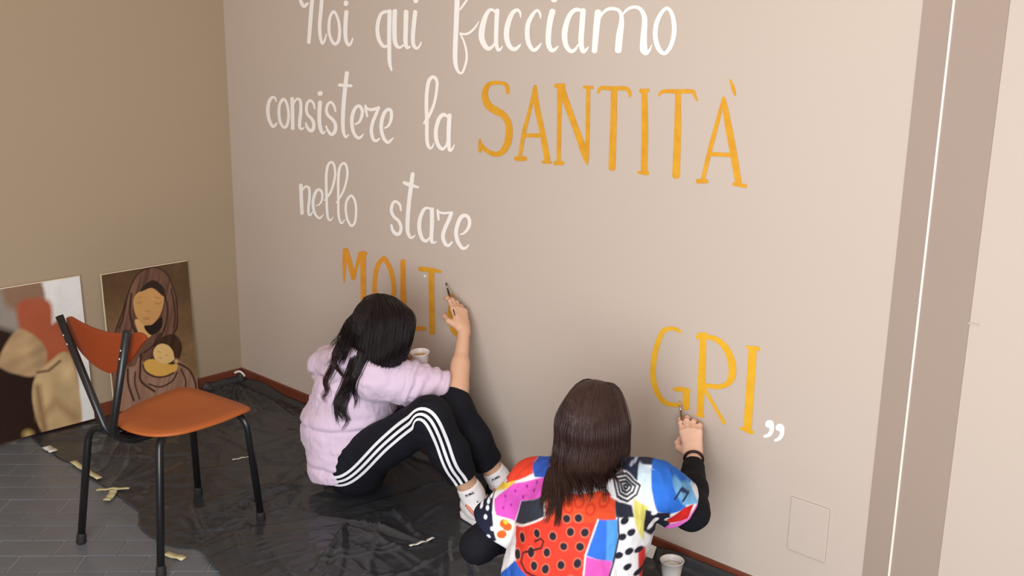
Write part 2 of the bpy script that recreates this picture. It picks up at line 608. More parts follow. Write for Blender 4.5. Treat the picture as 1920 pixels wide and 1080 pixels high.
for ch, c, cr, st in (
    # Noi qui
    ('N', 'w', 'A', [[(150, -60, 30), (165, 10, 45), (200, 75, 48), (230, 70, 45), (258, 40, 25)],
                     [(318, -40, 48), (305, 100, 52), (290, 300, 52), (272, 545, 48)],
                     [(318, -40, 45), (345, -150, 40), (400, -190, 40), (440, -110, 45), (430, 100, 50), (412, 300, 48), (415, 430, 45), (430, 520, 40), (450, 560, 35), (475, 520, 28), (500, 440, 20)]]),
    ('o', 'w', 'A', [[(590, 150, 38), (545, 220, 38), (530, 340, 40), (540, 450, 38), (580, 545, 40), (620, 565, 42), (655, 520, 42), (668, 420, 40), (660, 300, 38), (630, 200, 34), (590, 150, 38)]]),
    ('i', 'w', 'A', [[(750, 30, 60), (750, 55, 60)], [(755, 150, 55), (745, 300, 55), (742, 430, 52), (755, 530, 48), (785, 580, 40), (815, 555, 32), (838, 495, 22)]]),
    ('q', 'w', 'A', [[(1320, 150, 35), (1260, 150, 40), (1200, 180, 44), (1165, 270, 48), (1152, 390, 50), (1170, 500, 50), (1210, 575, 45), (1250, 600, 40), (1300, 575, 25)],
                     [(1310, 140, 55), (1305, 350, 55), (1305, 600, 52), (1310, 800, 48), (1335, 905, 25)]]),
    ('u', 'w', 'A', [[(1378, 140, 60), (1372, 300, 60), (1375, 500, 58), (1395, 580, 52), (1440, 610, 38), (1490, 580, 25)],
                     [(1522, 150, 62), (1518, 350, 60), (1515, 540, 58), (1535, 610, 45), (1575, 600, 25)]]),
    ('i', 'w', 'A', [[(1648, -10, 70), (1648, 20, 58)], [(1640, 150, 55), (1622, 320, 55), (1610, 480, 52), (1620, 580, 48), (1655, 620, 40), (1690, 600, 30), (1718, 545, 20)]]),
    # facciamo
    ('f', 'w', 'B', [[(140, -60, 75), (130, 200, 75), (120, 450, 72), (110, 700, 70), (110, 880, 65), (135, 1000, 50), (175, 1055, 35), (215, 1045, 35), (250, 960, 35), (275, 850, 35), (268, 720, 33), (235, 600, 30), (200, 520, 28), (180, 480, 25)],
                     [(180, 480, 25), (240, 495, 32), (310, 475, 35), (380, 415, 32), (430, 345, 22), (450, 310, 12)],
                     [(175, 140, 25), (220, 80, 32), (280, -10, 32), (310, -100, 35), (270, -180, 40), (190, -170, 50), (140, -60, 75)]]),
    ('a', 'w', 'B', [[(690, 180, 30), (650, 145, 42), (600, 150, 50), (545, 240, 68), (500, 400, 85), (490, 540, 85), (530, 650, 75), (590, 705, 60), (650, 670, 40), (690, 600, 25)],
                     [(715, 150, 65), (705, 350, 65), (700, 600, 60), (725, 715, 50), (760, 715, 35), (790, 670, 18)]]),
    ('c', 'w', 'B', [[(1055, 250, 18), (1045, 180, 35), (1000, 145, 50), (930, 200, 65), (870, 350, 78), (850, 500, 78), (870, 620, 75), (920, 695, 65), (980, 710, 55), (1030, 670, 40), (1055, 640, 18)]]),
    ('c', 'w', 'B', [[(1345, 265, 18), (1335, 200, 35), (1295, 150, 40), (1230, 210, 55), (1165, 340, 68), (1150, 480, 70), (1170, 620, 68), (1220, 710, 58), (1270, 720, 52), (1320, 670, 40), (1355, 625, 15)]]),
    ('i', 'w', 'B', [[(1540, -25, 110), (1540, -5, 100)], [(1515, 160, 85), (1480, 300, 85), (1455, 500, 80), (1460, 650, 75), (1500, 725, 62), (1550, 715, 48), (1595, 670, 20)]]),
    ('a', 'w', 'C', [[(390, 150, 40), (320, 140, 60), (250, 180, 65), (190, 290, 75), (150, 450, 85), (150, 580, 80), (180, 680, 70), (240, 740, 60), (300, 715, 45), (350, 640, 25)],
                     [(415, 150, 80), (400, 350, 80), (385, 600, 80), (410, 735, 65), (450, 730, 45), (490, 680, 18)]]),
    ('m', 'w', 'C', [[(632, 175, 98), (615, 330, 95), (600, 500, 90), (580, 740, 80)],
                     [(660, 260, 30), (700, 190, 40), (770, 135, 50), (850, 125, 50), (930, 150, 50), (970, 230, 60), (970, 350, 80), (945, 500, 100), (925, 730, 100)],
                     [(985, 215, 25), (1040, 150, 40), (1110, 110, 45), (1190, 105, 50), (1260, 150, 60), (1305, 260, 75), (1300, 420, 85), (1290, 600, 100), (1295, 720, 110), (1330, 765, 70), (1380, 720, 35), (1410, 650, 12)]]),
    ('o', 'w', 'C', [[(1620, 120, 50), (1540, 200, 60), (1475, 350, 70), (1460, 520, 70), (1490, 660, 75), (1540, 745, 65), (1600, 770, 55), (1660, 710, 60), (1710, 590, 65), (1735, 430, 70), (1720, 270, 65), (1680, 160, 55), (1620, 120, 50)]]),
    # consistere
    ('c', 'w', 'D', [[(180, 445, 18), (165, 405, 25), (130, 400, 35), (95, 450, 42), (80, 540, 45), (90, 640, 42), (120, 720, 38), (150, 745, 35), (180, 715, 25), (190, 695, 12)]]),
    ('o', 'w', 'D', [[(258, 425, 40), (222, 480, 35), (212, 570, 36), (225, 680, 36), (260, 745, 36), (295, 750, 36), (320, 690, 36), (328, 600, 34), (312, 490, 34), (285, 430, 34), (258, 425, 40)]]),
    ('n', 'w', 'D', [[(370, 410, 45), (375, 600, 45), (378, 770, 45)], [(385, 490, 20), (405, 440, 25), (435, 415, 32), (468, 440, 35), (475, 540, 40), (462, 680, 42), (460, 750, 38), (485, 775, 30), (515, 755, 15)]]),
    ('s', 'w', 'D', [[(640, 535, 20), (625, 470, 30), (590, 435, 32), (555, 460, 35), (540, 530, 36), (555, 600, 36), (605, 655, 40), (630, 720, 42), (615, 785, 45), (580, 790, 40), (545, 740, 32), (535, 700, 22)]]),
    ('i', 'w', 'D', [[(705, 348, 65), (706, 354, 65)], [(703, 455, 50), (695, 600, 48), (700, 720, 46), (720, 800, 42), (745, 825, 28), (765, 800, 15)]]),
    ('s', 'w', 'D', [[(885, 565, 22), (870, 500, 30), (830, 455, 32), (790, 490, 34), (778, 550, 35), (795, 610, 38), (850, 660, 40), (885, 720, 42), (880, 800, 45), (840, 840, 40), (800, 800, 32), (775, 740, 22)]]),
    ('t', 'w', 'D', [[(1022, 105, 50), (1005, 250, 50), (985, 450, 50), (975, 650, 48), (978, 780, 42), (995, 850, 36), (1015, 870, 30), (1045, 840, 16)], [(930, 250, 38), (1000, 255, 38), (1075, 260, 36)]]),
    ('e', 'w', 'D', [[(1120, 720, 20), (1170, 690, 30), (1200, 620, 38), (1205, 550, 40), (1170, 500, 38), (1120, 530, 42), (1085, 630, 44), (1085, 740, 44), (1110, 830, 40), (1155, 880, 36), (1190, 870, 32), (1220, 835, 15)]]),
    ('r', 'w', 'D', [[(1265, 625, 25), (1250, 550, 32), (1245, 495, 28)], [(1250, 520, 28), (1310, 545, 38), (1405, 520, 38)], [(1400, 525, 40), (1370, 600, 40), (1330, 700, 42), (1315, 800, 42), (1335, 890, 40), (1370, 915, 36), (1410, 890, 25)]]),
    ('e', 'w', 'D', [[(1470, 765, 20), (1520, 730, 30), (1550, 650, 38), (1550, 570, 40), (1520, 540, 40), (1470, 580, 44), (1435, 690, 46), (1435, 800, 44), (1465, 890, 42), (1510, 935, 36), (1550, 905, 28), (1575, 880, 12)]]),
    # la
    ('l', 'w', 'E', [[(90, 610, 20), (125, 560, 40), (165, 490, 35), (205, 390, 32), (230, 270, 32), (240, 150, 34), (215, 95, 36), (180, 90, 38), (145, 140, 42), (125, 260, 42), (120, 400, 42), (125, 560, 42), (125, 700, 42), (130, 820, 40), (155, 885, 30), (185, 875, 22), (205, 830, 12)]]),
    ('a', 'w', 'E', [[(355, 530, 25), (310, 510, 45), (260, 560, 45), (228, 680, 46), (232, 790, 46), (265, 870, 42), (305, 895, 40), (340, 860, 25), (355, 800, 15)], [(380, 515, 48), (372, 650, 48), (370, 800, 46), (378, 900, 40), (405, 905, 28), (435, 850, 12)]]),
    # SANTITA
    ('S', 'y', 'E', [[(1035, 260, 40), (1025, 190, 45), (990, 160, 38), (910, 150, 42), (830, 165, 48), (785, 230, 65), (780, 320, 75), (820, 410, 85), (900, 465, 85), (980, 510, 75), (1040, 600, 75), (1050, 720, 80), (1030, 840, 80), (970, 930, 65), (890, 955, 55), (800, 915, 48), (740, 860, 45), (715, 800, 20)], [(720, 790, 22), (722, 920, 40)]]),
    ('A', 'y', 'F', [[(235, 115, 30), (180, 370, 36), (125, 580, 42), (85, 820, 36)], [(235, 120, 35), (255, 330, 58), (305, 560, 56), (360, 860, 64)], [(130, 615, 42), (300, 615, 42)], [(40, 850, 48), (135, 850, 48)], [(310, 885, 25), (400, 890, 25)]]),
    ('N', 'y', 'F', [[(485, 130, 52), (480, 500, 44), (475, 880, 42)], [(490, 120, 80), (540, 250, 70), (640, 520, 62), (740, 800, 70), (765, 910, 15)], [(775, 130, 42), (770, 450, 42), (765, 800, 38)], [(445, 112, 46), (525, 112, 50)], [(730, 125, 32), (815, 130, 32)], [(440, 895, 42), (515, 895, 42)]]),
    ('T', 'y', 'F', [[(875, 180, 25), (905, 135, 38), (1020, 140, 44), (1150, 140, 44), (1190, 175, 38), (1195, 220, 25)], [(1035, 150, 62), (1030, 500, 66), (1015, 945, 70)]]),
    ('I', 'y', 'G', [[(140, 160, 52), (145, 500, 60), (138, 890, 60)], [(110, 150, 42), (175, 145, 32)], [(85, 900, 25), (165, 905, 45)]]),
    ('T', 'y', 'G', [[(270, 195, 15), (310, 155, 34), (450, 155, 40), (580, 155, 38), (605, 195, 28), (625, 235, 15)], [(450, 170, 52), (445, 550, 64), (432, 930, 70)]]),
    ('A with a grave accent', 'y', 'G', [[(870, 210, 25), (800, 480, 40), (745, 690, 42), (680, 960, 38)], [(870, 225, 40), (910, 450, 62), (960, 720, 64), (1005, 985, 60)], [(745, 730, 38), (950, 740, 38)], [(630, 980, 42), (715, 980, 38)], [(960, 1005, 32), (1070, 1025, 38)], [(930, 50, 18), (955, 120, 34), (975, 185, 22)]]),
    # nello stare
    ('n', 'w', 'H', [[(105, 410, 50), (112, 600, 50), (122, 795, 48)], [(130, 480, 20), (155, 440, 28), (190, 430, 32), (220, 470, 36), (220, 600, 38), (208, 720, 38), (212, 800, 34), (235, 815, 28), (265, 770, 15)]]),
    ('e', 'w', 'H', [[(310, 690, 15), (355, 670, 22), (390, 610, 30), (395, 530, 34), (370, 480, 38), (325, 480, 40), (285, 560, 42), (270, 670, 42), (290, 780, 36), (330, 840, 32), (365, 855, 30), (410, 810, 14)]]),
    ('l', 'w', 'H', [[(425, 620, 18), (455, 580, 35), (510, 500, 34), (550, 380, 34), (570, 260, 34), (555, 140, 34), (515, 100, 34), (470, 150, 36), (450, 280, 38), (450, 450, 38), (455, 620, 36), (460, 760, 36), (475, 860, 32), (505, 885, 26), (540, 845, 14)]]),
    ('l', 'w', 'H', [[(585, 650, 18), (620, 600, 28), (680, 490, 30), (720, 360, 32), (735, 230, 34), (710, 130, 34), (670, 120, 34), (630, 180, 36), (612, 330, 38), (612, 500, 36), (612, 680, 34), (615, 800, 34), (635, 895, 30), (662, 925, 26), (700, 880, 14)]]),
    ('o', 'w', 'H', [[(775, 555, 34), (725, 620, 32), (710, 720, 32), (725, 850, 32), (765, 940, 32), (795, 960, 32), (835, 910, 32), (850, 790, 32), (845, 670, 32), (815, 580, 32), (775, 555, 34)]]),
    ('s', 'w', 'I', [[(205, 540, 20), (190, 470, 32), (140, 430, 34), (105, 460, 36), (90, 540, 38), (120, 610, 38), (175, 660, 38), (205, 730, 38), (195, 800, 40), (155, 820, 45), (110, 780, 38), (90, 710, 26)]]),
    ('t', 'w', 'I', [[(345, 100, 48), (325, 250, 50), (300, 450, 50), (285, 650, 50), (285, 780, 46), (310, 850, 38), (340, 860, 30), (375, 830, 12)], [(240, 207, 38), (320, 235, 48), (415, 262, 22)]]),
    ('a', 'w', 'I', [[(560, 515, 25), (500, 510, 34), (455, 570, 44), (425, 680, 48), (430, 790, 48), (465, 880, 42), (510, 900, 38), (550, 860, 22)], [(575, 520, 50), (575, 700, 50), (570, 890, 44), (600, 920, 28), (630, 910, 14)]]),
    ('r', 'w', 'I', [[(655, 650, 25), (650, 590, 32), (640, 530, 22)], [(645, 550, 24), (710, 570, 30), (815, 560, 25)], [(805, 570, 45), (775, 650, 46), (725, 760, 46), (705, 850, 46), (730, 930, 44), (770, 955, 38), (815, 915, 22)]]),
    ('e', 'w', 'I', [[(910, 825, 15), (965, 800, 28), (1015, 730, 38), (1020, 650, 42), (985, 600, 42), (930, 610, 48), (885, 690, 48), (862, 800, 48), (880, 900, 46), (930, 980, 40), (975, 985, 34), (1015, 945, 16)]]),
    # MOLTO
    ('M', 'o', 'J', [[(100, 50, 45), (96, 240, 42), (94, 420, 14)], [(110, 55, 66), (150, 180, 60), (198, 370, 48)], [(200, 370, 40), (265, 120, 36)], [(305, 90, 72), (308, 300, 62), (312, 600, 60), (312, 730, 60)], [(262, 90, 35), (340, 90, 35)]]),
    ('O', 'o', 'J', [[(530, 150, 50), (470, 230, 52), (440, 370, 50), (435, 520, 50), (450, 680, 50), (520, 770, 50), (600, 720, 50), (650, 540, 52), (645, 400, 52), (610, 260, 52), (560, 165, 50), (530, 150, 50)]]),
    ('L', 'o', 'J', [[(755, 180, 60), (755, 400, 60), (760, 600, 65), (765, 920, 60)], [(765, 935, 45), (1000, 935, 45)]]),
    ('T', 'y', 'J', [[(945, 265, 50), (1060, 275, 55), (1180, 295, 30)], [(1075, 290, 65), (1078, 600, 65), (1085, 980, 65)]]),
    ('O half finished', 'y', 'J', [[(1310, 560, 40), (1290, 700, 50), (1298, 820, 66), (1322, 940, 70), (1360, 1010, 40)]]),
    # closing quotation marks
    ('closing quotation mark', 'w', 'L', [[(603, 852, 78), (604, 862, 80)], [(622, 860, 50), (624, 915, 42), (602, 955, 38), (558, 972, 26)]]),
    ('closing quotation mark', 'w', 'L', [[(698, 885, 76), (699, 893, 78)], [(718, 890, 46), (719, 948, 40), (696, 988, 36), (658, 1008, 26)]]),
):
    letter(ch, c, st, cr)
letter('G', 'f', [('K', [(420, 125, 20), (370, 95, 38), (310, 85, 40), (240, 110, 48), (190, 210, 54), (150, 350, 56), (135, 500, 56), (140, 620, 58), (185, 750, 54), (250, 830, 48), (320, 855, 44), (400, 860, 40)]),
                  ('K', [(350, 700, 38), (420, 700, 48), (500, 715, 34)]), ('K', [(470, 715, 72), (468, 890, 62)])])
letter('R', 'f', [('K', [(640, 165, 66), (635, 350, 72), (625, 600, 76), (610, 940, 66)]), ('K', [(590, 142, 28), (670, 142, 38)]), ('K', [(565, 960, 16), (640, 972, 36)]),
                  ('L', [(-60, 60, 34), (60, 62, 44), (140, 95, 52), (215, 180, 62), (258, 300, 70), (258, 420, 70), (215, 490, 52), (130, 515, 44), (30, 505, 42), (-40, 490, 32)]),
                  ('L', [(10, 540, 32), (90, 680, 30), (190, 850, 32)])])
letter('I', 'f', [('L', [(450, 170, 76), (432, 450, 76), (402, 895, 76)]), ('L', [(398, 150, 28), (502, 165, 38)]), ('L', [(340, 897, 28), (442, 935, 42)])])
tag(letter('paint speck', 'w', [('J', [(1000, 345, 26), (1006, 346, 26)])]), None).name = 'paint_speck'

# blank cover plate
v, f = box((2.951, -0.007, 0.196), (3.074, 0.0, 0.366))
tag(bevel(make_mesh('wall_plate', v, f, M['wall'], smooth=False), 0.004, 3),
    'blank cover plate painted over in wall colour above the baseboard', 'wall plate')

# ------------------------------------------------------------------ plastic sheets on the floor
def ridges(x, y, seed, n, lo, hi, amp, fan=()):
    """heights of creases in thin plastic: narrow ridges, some fanning out of pinched points"""
    r = random.Random(seed); h = np.zeros_like(x)
    segs = []
    for _ in range(n):
        cx, cy = r.uniform(lo[0], hi[0]), r.uniform(lo[1], hi[1]); a = r.uniform(0, math.pi); L = r.uniform(0.08, 0.35)
        segs.append((cx - L * math.cos(a), cy - L * math.sin(a), cx + L * math.cos(a), cy + L * math.sin(a), r.uniform(.3, 1) * amp, r.uniform(.006, .013)))
    for fx, fy, a0, a1, m, L in fan:
        for k in range(m):
            a = math.radians(r.uniform(a0, a1)); q = L * r.uniform(.5, 1)
            segs.append((fx, fy, fx + q * math.cos(a), fy + q * math.sin(a), r.uniform(.6, 1.3) * amp, r.uniform(.005, .010)))
    for x0, y0, x1, y1, A, w in segs:
        ex, ey = x1 - x0, y1 - y0; L2 = ex * ex + ey * ey
        t = np.clip(((x - x0) * ex + (y - y0) * ey) / L2, 0, 1)
        bend = 0.02 * np.sin(t * 5 + x0 * 9)
        d = np.hypot(x - x0 - t * ex + bend * -ey, y - y0 - t * ey + bend * ex)
        h += A * np.exp(-(d / w) ** 2) * np.sin(np.pi * np.clip(t * 0.9 + 0.05, 0, 1))
    P = np.stack([x.ravel() * 6, y.ravel() * 6, np.full(x.size, seed * 1.7)], 1)
    h += 0.5 * amp * (1 - np.abs(vnoise(P)) * 2).reshape(x.shape).clip(0) + 0.25 * amp * vnoise(P * 3).reshape(x.shape)
    return h


def sheet(name, x0, x1, edge, z0, seed, fan, label, left_curve=None, n=60, wall_left_too=False):
    nx, ny = int((x1 - x0) / 0.0065), 150
    U, Vv = np.meshgrid(np.linspace(0, 1, nx), np.linspace(0, 1, ny), indexing='ij')
    ex = spline(edge, 8); ex = ex[np.argsort(ex[:, 0])]
    X = x0 + U * (x1 - x0)
    ye = np.interp(X, ex[:, 0], ex[:, 1])
    ytop = -0.0165
    Y = ye + (ytop - ye) * Vv
    if left_curve is not None:
        lc = np.array(left_curve, float)
        X = X + np.interp(Y, lc[:, 1], lc[:, 0]) * (1 - U) ** 3
    ye2 = 0.012 * vnoise(np.stack([X.ravel() * 9, Y.ravel() * 0 + seed, Y.ravel() * 0], 1)).reshape(X.shape)
    Y = Y + ye2 * (1 - Vv) ** 6
    Z = z0 + np.maximum(0.0005, ridges(X, Y, seed, n, (x0, ex[:, 1].min()), (x1, 0), 0.0095, fan))
    if wall_left_too: Z = z0 + (Z - z0) * np.clip((1.55 - X) / 0.2, 0.12, 1)
    for fx, fy, fr in ((1.40, -.40, .20), (1.97, -.28, .13), (1.95, -.10, .12), (2.66, -.72, .20), (2.38, -.18, .16), (2.64, -.13, .05), (1.347, -.787, .03), (1.011, -.836, .03)):
        Z = z0 + (Z - z0) * np.clip((np.hypot(X - fx, Y - fy) - fr) / .05, 0.1, 1)   # pressed flat under what rests on it
    fl = np.minimum(np.minimum(Vv, 1 - Vv) * 12, 1)
    Z = z0 + (Z - z0) * np.clip(fl, 0.25, 1)
    climb = np.clip((Y + 0.05) / 0.034, 0, 1) ** 2
    amt = 0.028 + 0.014 * vnoise(np.stack([X.ravel() * 5, X.ravel() * 0, X.ravel() * 0 + seed], 1)).reshape(X.shape)
    Z = Z + climb * np.maximum(amt, 0.004)
    if wall_left_too:
        Z = Z + np.clip((0.05 - X) / 0.034, 0, 1) ** 2 * 0.03 * np.clip((Y + 0.24) / 0.03, 0, 1)
    V = np.stack([X.ravel(), Y.ravel(), Z.ravel()], 1)
    i, j = np.meshgrid(np.arange(nx - 1), np.arange(ny - 1), indexing='ij')
    a = (i * ny + j).ravel()
    F = np.stack([a, a + ny, a + ny + 1, a + 1], 1)
    o = make_mesh(name, V, F, M['plastic'])
    sol = o.modifiers.new('thickness', 'SOLIDIFY'); sol.thickness = 0.0008; sol.offset = 1
    return tag(o, label, 'plastic sheet')


sheet('plastic_sheet', 0.0165, 1.80, [(0.0, -1.04), (0.22, -1.05), (0.42, -1.04), (0.65, -1.045), (0.94, -1.05), (1.02, -1.075), (1.10, -1.115), (1.22, -1.13), (1.32, -1.11), (1.42, -1.05), (1.8, -1.0)],
      0.0015, 3, [(0.05, -0.05, -85, -5, 16, 0.6), (1.22, -0.53, -140, -20, 12, 0.3), (1.30, -0.80, 0, 360, 12, 0.22), (0.72, -1.04, 30, 150, 6, 0.4)],
      'crumpled black plastic sheet taped along its edge in the corner of the room', n=120, wall_left_too=True)
sheet('plastic_sheet', 1.352, 3.12, [(1.352, -0.955), (1.356, -0.99), (1.372, -1.035), (1.41, -1.068), (1.5, -1.09), (1.6, -1.105), (2.2, -1.22), (3.2, -1.25)],
      0.0085, 8, [(1.62, -0.62, -60, 40, 12, 0.5), (1.90, -0.50, 160, 250, 8, 0.5), (2.9, -0.1, 180, 270, 8, 0.4)],
      'black plastic sheet with a rounded free edge beneath the two painters', left_curve=[(0.0, -1.1), (0.0, -0.95), (0.03, -0.85), (0.12, -0.7), (0.25, 0.0)], n=130)


def tape_strip(pts, width, z, label, mat='tape', group=None, cat='tape'):
    """flat strip along floor points, slightly bowed"""
    p = spline([(a, b, 0) for a, b in pts], 6) if len(pts) > 2 else spline([(pts[0][0], pts[0][1], 0), (pts[1][0], pts[1][1], 0)], 8)
    t = np.gradient(p, axis=0); t /= np.linalg.norm(t, axis=1)[:, None]
    nr = np.stack([-t[:, 1], t[:, 0], t[:, 0] * 0], 1)
    V, F = [], []
    n = len(p)
    for i in range(n):
        zz = z + 0.0015 * math.sin(i * 1.3)
        for s in (-1, 1):
            V.append(p[i] + nr[i] * s * width / 2 * (1 + 0.06 * math.sin(i * 2.1 + s)) + np.array([0, 0, zz]))
    for i in range(n - 1):
        F.append((2 * i, 2 * i + 1, 2 * i + 3, 2 * i + 2))
    o = make_mesh('tape_strip', V, F, M[mat])
    sm = o.modifiers.new('thickness', 'SOLIDIFY'); sm.thickness = 0.0008; sm.offset = 1
    return tag(o, label, cat, group)


def fl(u, v):
    q = on_level(u, v, 0.0); return (q[0], q[1])


tape_strip([fl(86, 841), fl(101, 850)], 0.034, 0.010, 'pale square bit of tape on the sheet edge by the statue print', 'white_tape')
tape_strip([fl(136, 869), fl(160, 885), fl(187, 902)], 0.024, 0.011, 'long pale masking tape strip along the sheet edge left of the chair')
tape_strip([fl(181, 924), fl(212, 921), fl(243, 921)], 0.017, 0.012, 'thin masking tape strip crossing another piece at the sheet edge')
tape_strip([fl(214, 921), fl(209, 932), fl(200, 942)], 0.028, 0.0085, 'short masking tape stub beneath the crossing strip')
tape_strip([fl(309, 1040), fl(346, 1050)], 0.028, 0.006, 'masking tape piece on tiles beside the rear chair leg')
tape_strip([fl(768, 1034), fl(790, 1027), fl(814, 1018)], 0.012, 0.021, 'thin whitish tape strip on the plastic near the seated painters', 'white_tape')
tape_strip([fl(436, 868), fl(454, 864), fl(473, 861)], 0.009, 0.014, 'narrow pale tape on the plastic beyond the front chair legs', 'white_tape')
tape_strip([fl(1312, 1074), fl(1345, 1082)], 0.016, 0.012, 'small scrap of white tape on the plastic at the baseboard', 'white_tape')

# white tape holding the sheet in the corner
tp = np.array([(0.020, -0.055, 0.050), (0.028, -0.040, 0.056), (0.036, -0.030, 0.054), (0.050, -0.024, 0.044), (0.062, -0.024, 0.036)])
v, f = tube(spline(tp, 5), 0.006, 8)
tag(make_mesh('tape_loop', v, f, M['white_tape']), 'twisted white tape end sticking up at the room corner', 'tape')

# folded paper scrap under the shirt sleeve
q = on_level(1214, 1030, 0.03)
V = [(q[0] - .03, q[1] - .02, .012), (q[0] + .03, q[1] - .012, .012), (q[0] + .022, q[1] + .02, .04), (q[0] - .026, q[1] + .014, .045), (q[0] + .002, q[1] + .026, .013)]
o = make_mesh('paper_scrap', V, [(0, 1, 2, 3), (3, 2, 4)], M['white_tape'], smooth=False)
so = o.modifiers.new('thickness', 'SOLIDIFY'); so.thickness = 0.001
tag(o, 'folded pale paper scrap against the baseboard behind the paint cup', 'paper')

# ------------------------------------------------------------------ cups
def cup(name, base, up, h, r0, r1, label, paint, parent_mats):
    root = thing(name, base, label, 'cup')
    prof = [(0.0005, 0.001), (r0 * 0.96, 0.0), (r0, 0.002), (r0 + (r1 - r0) * .5, h * .5), (r0 + (r1 - r0) * .52, h * .515), (r1, h - .003), (r1 + .002, h - .002), (r1 + .0022, h), (r1 - .0005, h + .0004), (r1 - .0018, h - .003), (r0 - .001, 0.004), (0.0005, 0.0035)]
    v, f = lathe(prof, (0, 0, 0), 32)
    z = unit(up); x = unit(np.cross((0, 1, 0), z)); y = np.cross(z, x)
    Rm = np.stack([x, y, z], 1)
    tr = lambda vv: [Rm @ np.array(q) + np.array(base) for q in vv]
    make_mesh('cup_body', tr(v), f, M['cup'], root)
    if paint:
        hh = h * 0.75; rr = r0 + (r1 - r0) * .75 - .002
        v, f = lathe([(0.0005, hh - .002), (rr - .002, hh - .002), (rr, hh), (rr * .6, hh + .0012), (0.0005, hh + .001)], (0, 0, 0), 28)
        tag(make_mesh('paint', tr(v), f, M[paint], root), 'thick paint inside the cup')
    return root


c0 = on_level(1260, 1052, 0.085)
cup('paper_cup', (c0[0], c0[1], 0.014), (0, 0, 1), 0.075, 0.026, 0.036, 'white disposable cup standing on the plastic by the baseboard', 'cup', None)

# ------------------------------------------------------------------ chair
chair = thing('side_chair', (1.245, -1.04, 0.0), 'black steel tube chair with orange brown seat and backrest', 'chair')
LEG = {'rl': (1.064, -1.306), 'rr': (1.458, -1.231), 'fr': (1.347, -0.787), 'fl': (1.011, -0.836)}
TOP = {'rl': (1.105, -1.262), 'rr': (1.366, -1.155), 'fr': (1.400, -0.860), 'fl': (1.085, -0.885)}
zt = 0.418
for key, mate in (('rl', 'rr'), ('rr', 'rl'), ('fr', 'fl'), ('fl', 'fr')):
    foot, top, other = np.array(LEG[key]), np.array(TOP[key]), np.array(TOP[mate])
    mid = (top + other) / 2
    if key == 'rr': mid = np.array((1.300, -1.02))
    path = bent([(foot[0], foot[1], 0.004), (top[0], top[1], zt + (.014 if key == 'rr' else 0)), (mid[0], mid[1], zt + 0.002)], 0.055, 8)
    v, f = tube(path, 0.0125, 14)
    leg = make_mesh('leg', v, f, M['black_tube'], chair)
    d = np.array([top[0] - foot[0], top[1] - foot[1], zt]); d /= np.linalg.norm(d)
    a = np.array([foot[0], foot[1], 0.0])
    v, f = tube([a, a + d * 0.004, a + d * 0.03, a + d * 0.038], [0.0145, 0.0165, 0.0155, 0.013], 14)
    make_mesh('rubber_foot', v, f, M['rubber'], leg)

# V shaped back support whose two tubes run on forward under the seat
ptop_l, ptop_r = from_view(111, 592, -1.315), from_view(238, 622, -1.247)
for s, top in ((-1, ptop_l), (1, ptop_r)):
    path = bent([top, (1.258 + s * 0.016, -1.266, 0.436), (1.255 + s * 0.020, -1.205, 0.398), (1.225 + s * 0.03, -0.95, 0.402)], 0.05, 8)
    v, f = tube(path, 0.0125, 14)
    sup = make_mesh('back_support', v, f, M['black_tube'], chair)
    dv = unit(path[1] - path[0])
    for q in (0.045, 0.075):
        c = np.array(top) + dv * (q + 0.02)
        v, f = tube([c + np.array((0.1, -0.9, 0.1)) * 0.011, c + np.array((0.1, -0.9, 0.1)) * 0.016], 0.004, 10)
        make_mesh('screw', v, f, M['steel'], sup)

# seat: rounded plate, bowed, corners from the outline
outline = [(1.225, -1.224), (1.154, -1.180), (1.094, -1.06), (1.064, -0.93), (1.087, -0.885), (1.20, -0.852), (1.35, -0.834), (1.406, -0.852), (1.437, -0.95), (1.447, -1.05), (1.440, -1.13), (1.400, -1.192), (1.32, -1.224), (1.225, -1.224)]
ol = spline(outline, 5)[:-1]
cen = ol.mean(0)
V, F = [], []
rings = [(0.995, 0.004), (1.004, 0.006), (1.004, 0.0115), (0.99, 0.0145), (0.75, 0.0), (0.5, 0.0), (0.25, 0.0)]


def seat_z(x, y):
    t = (y + 0.83) / -0.40
    return 0.440 - 0.012 * np.exp(-((t - 0.45) / 0.35) ** 2) * np.exp(-((x - 1.235) / 0.12) ** 2) - 0.014 * np.clip(0.12 - t, 0, 1) / 0.12 * 0.6


n = len(ol)
for k, (s, dz) in enumerate(rings):
    for q in ol:
        x, y = cen + (q - cen) * s
        z = seat_z(x, y) + (dz if k < 4 else 0.0145)
        V.append((x, y, z))
V.append((cen[0], cen[1], seat_z(*cen) + 0.0145)); top_c = len(V) - 1
V.append((cen[0], cen[1], seat_z(*cen) + 0.004)); bot_c = len(V) - 1
for k in range(len(rings) - 1):
    for i in range(n):
        j = (i + 1) % n
        F.append((k * n + i, k * n + j, (k + 1) * n + j, (k + 1) * n + i))
b = (len(rings) - 1) * n
for i in range(n):
    j = (i + 1) % n
    F.append((b + i, b + j, top_c)); F.append((j, i, bot_c))
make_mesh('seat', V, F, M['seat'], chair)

# backrest: shield shaped curved plate in front of the uprights
bw = ptop_r - ptop_l; bx = unit((bw[0], bw[1], 0)); bf = np.array((-bx[1], bx[0], 0.0))
origin = (ptop_l + ptop_r) / 2 + np.array((0, 0, -0.01))
half = np.linalg.norm(bw[:2]) / 2


def back_pt(s, z, off):
    curve = 0.055 * (s / (half + 0.06)) ** 2
    return origin + bx * s + bf * (0.022 - curve * 0.25 + 0.5 * curve + off + (z + 0.0) * -0.10) + np.array((0, 0, z)) + np.array((0, 0, 1)) * (s / half) * (bw[2] / 2)


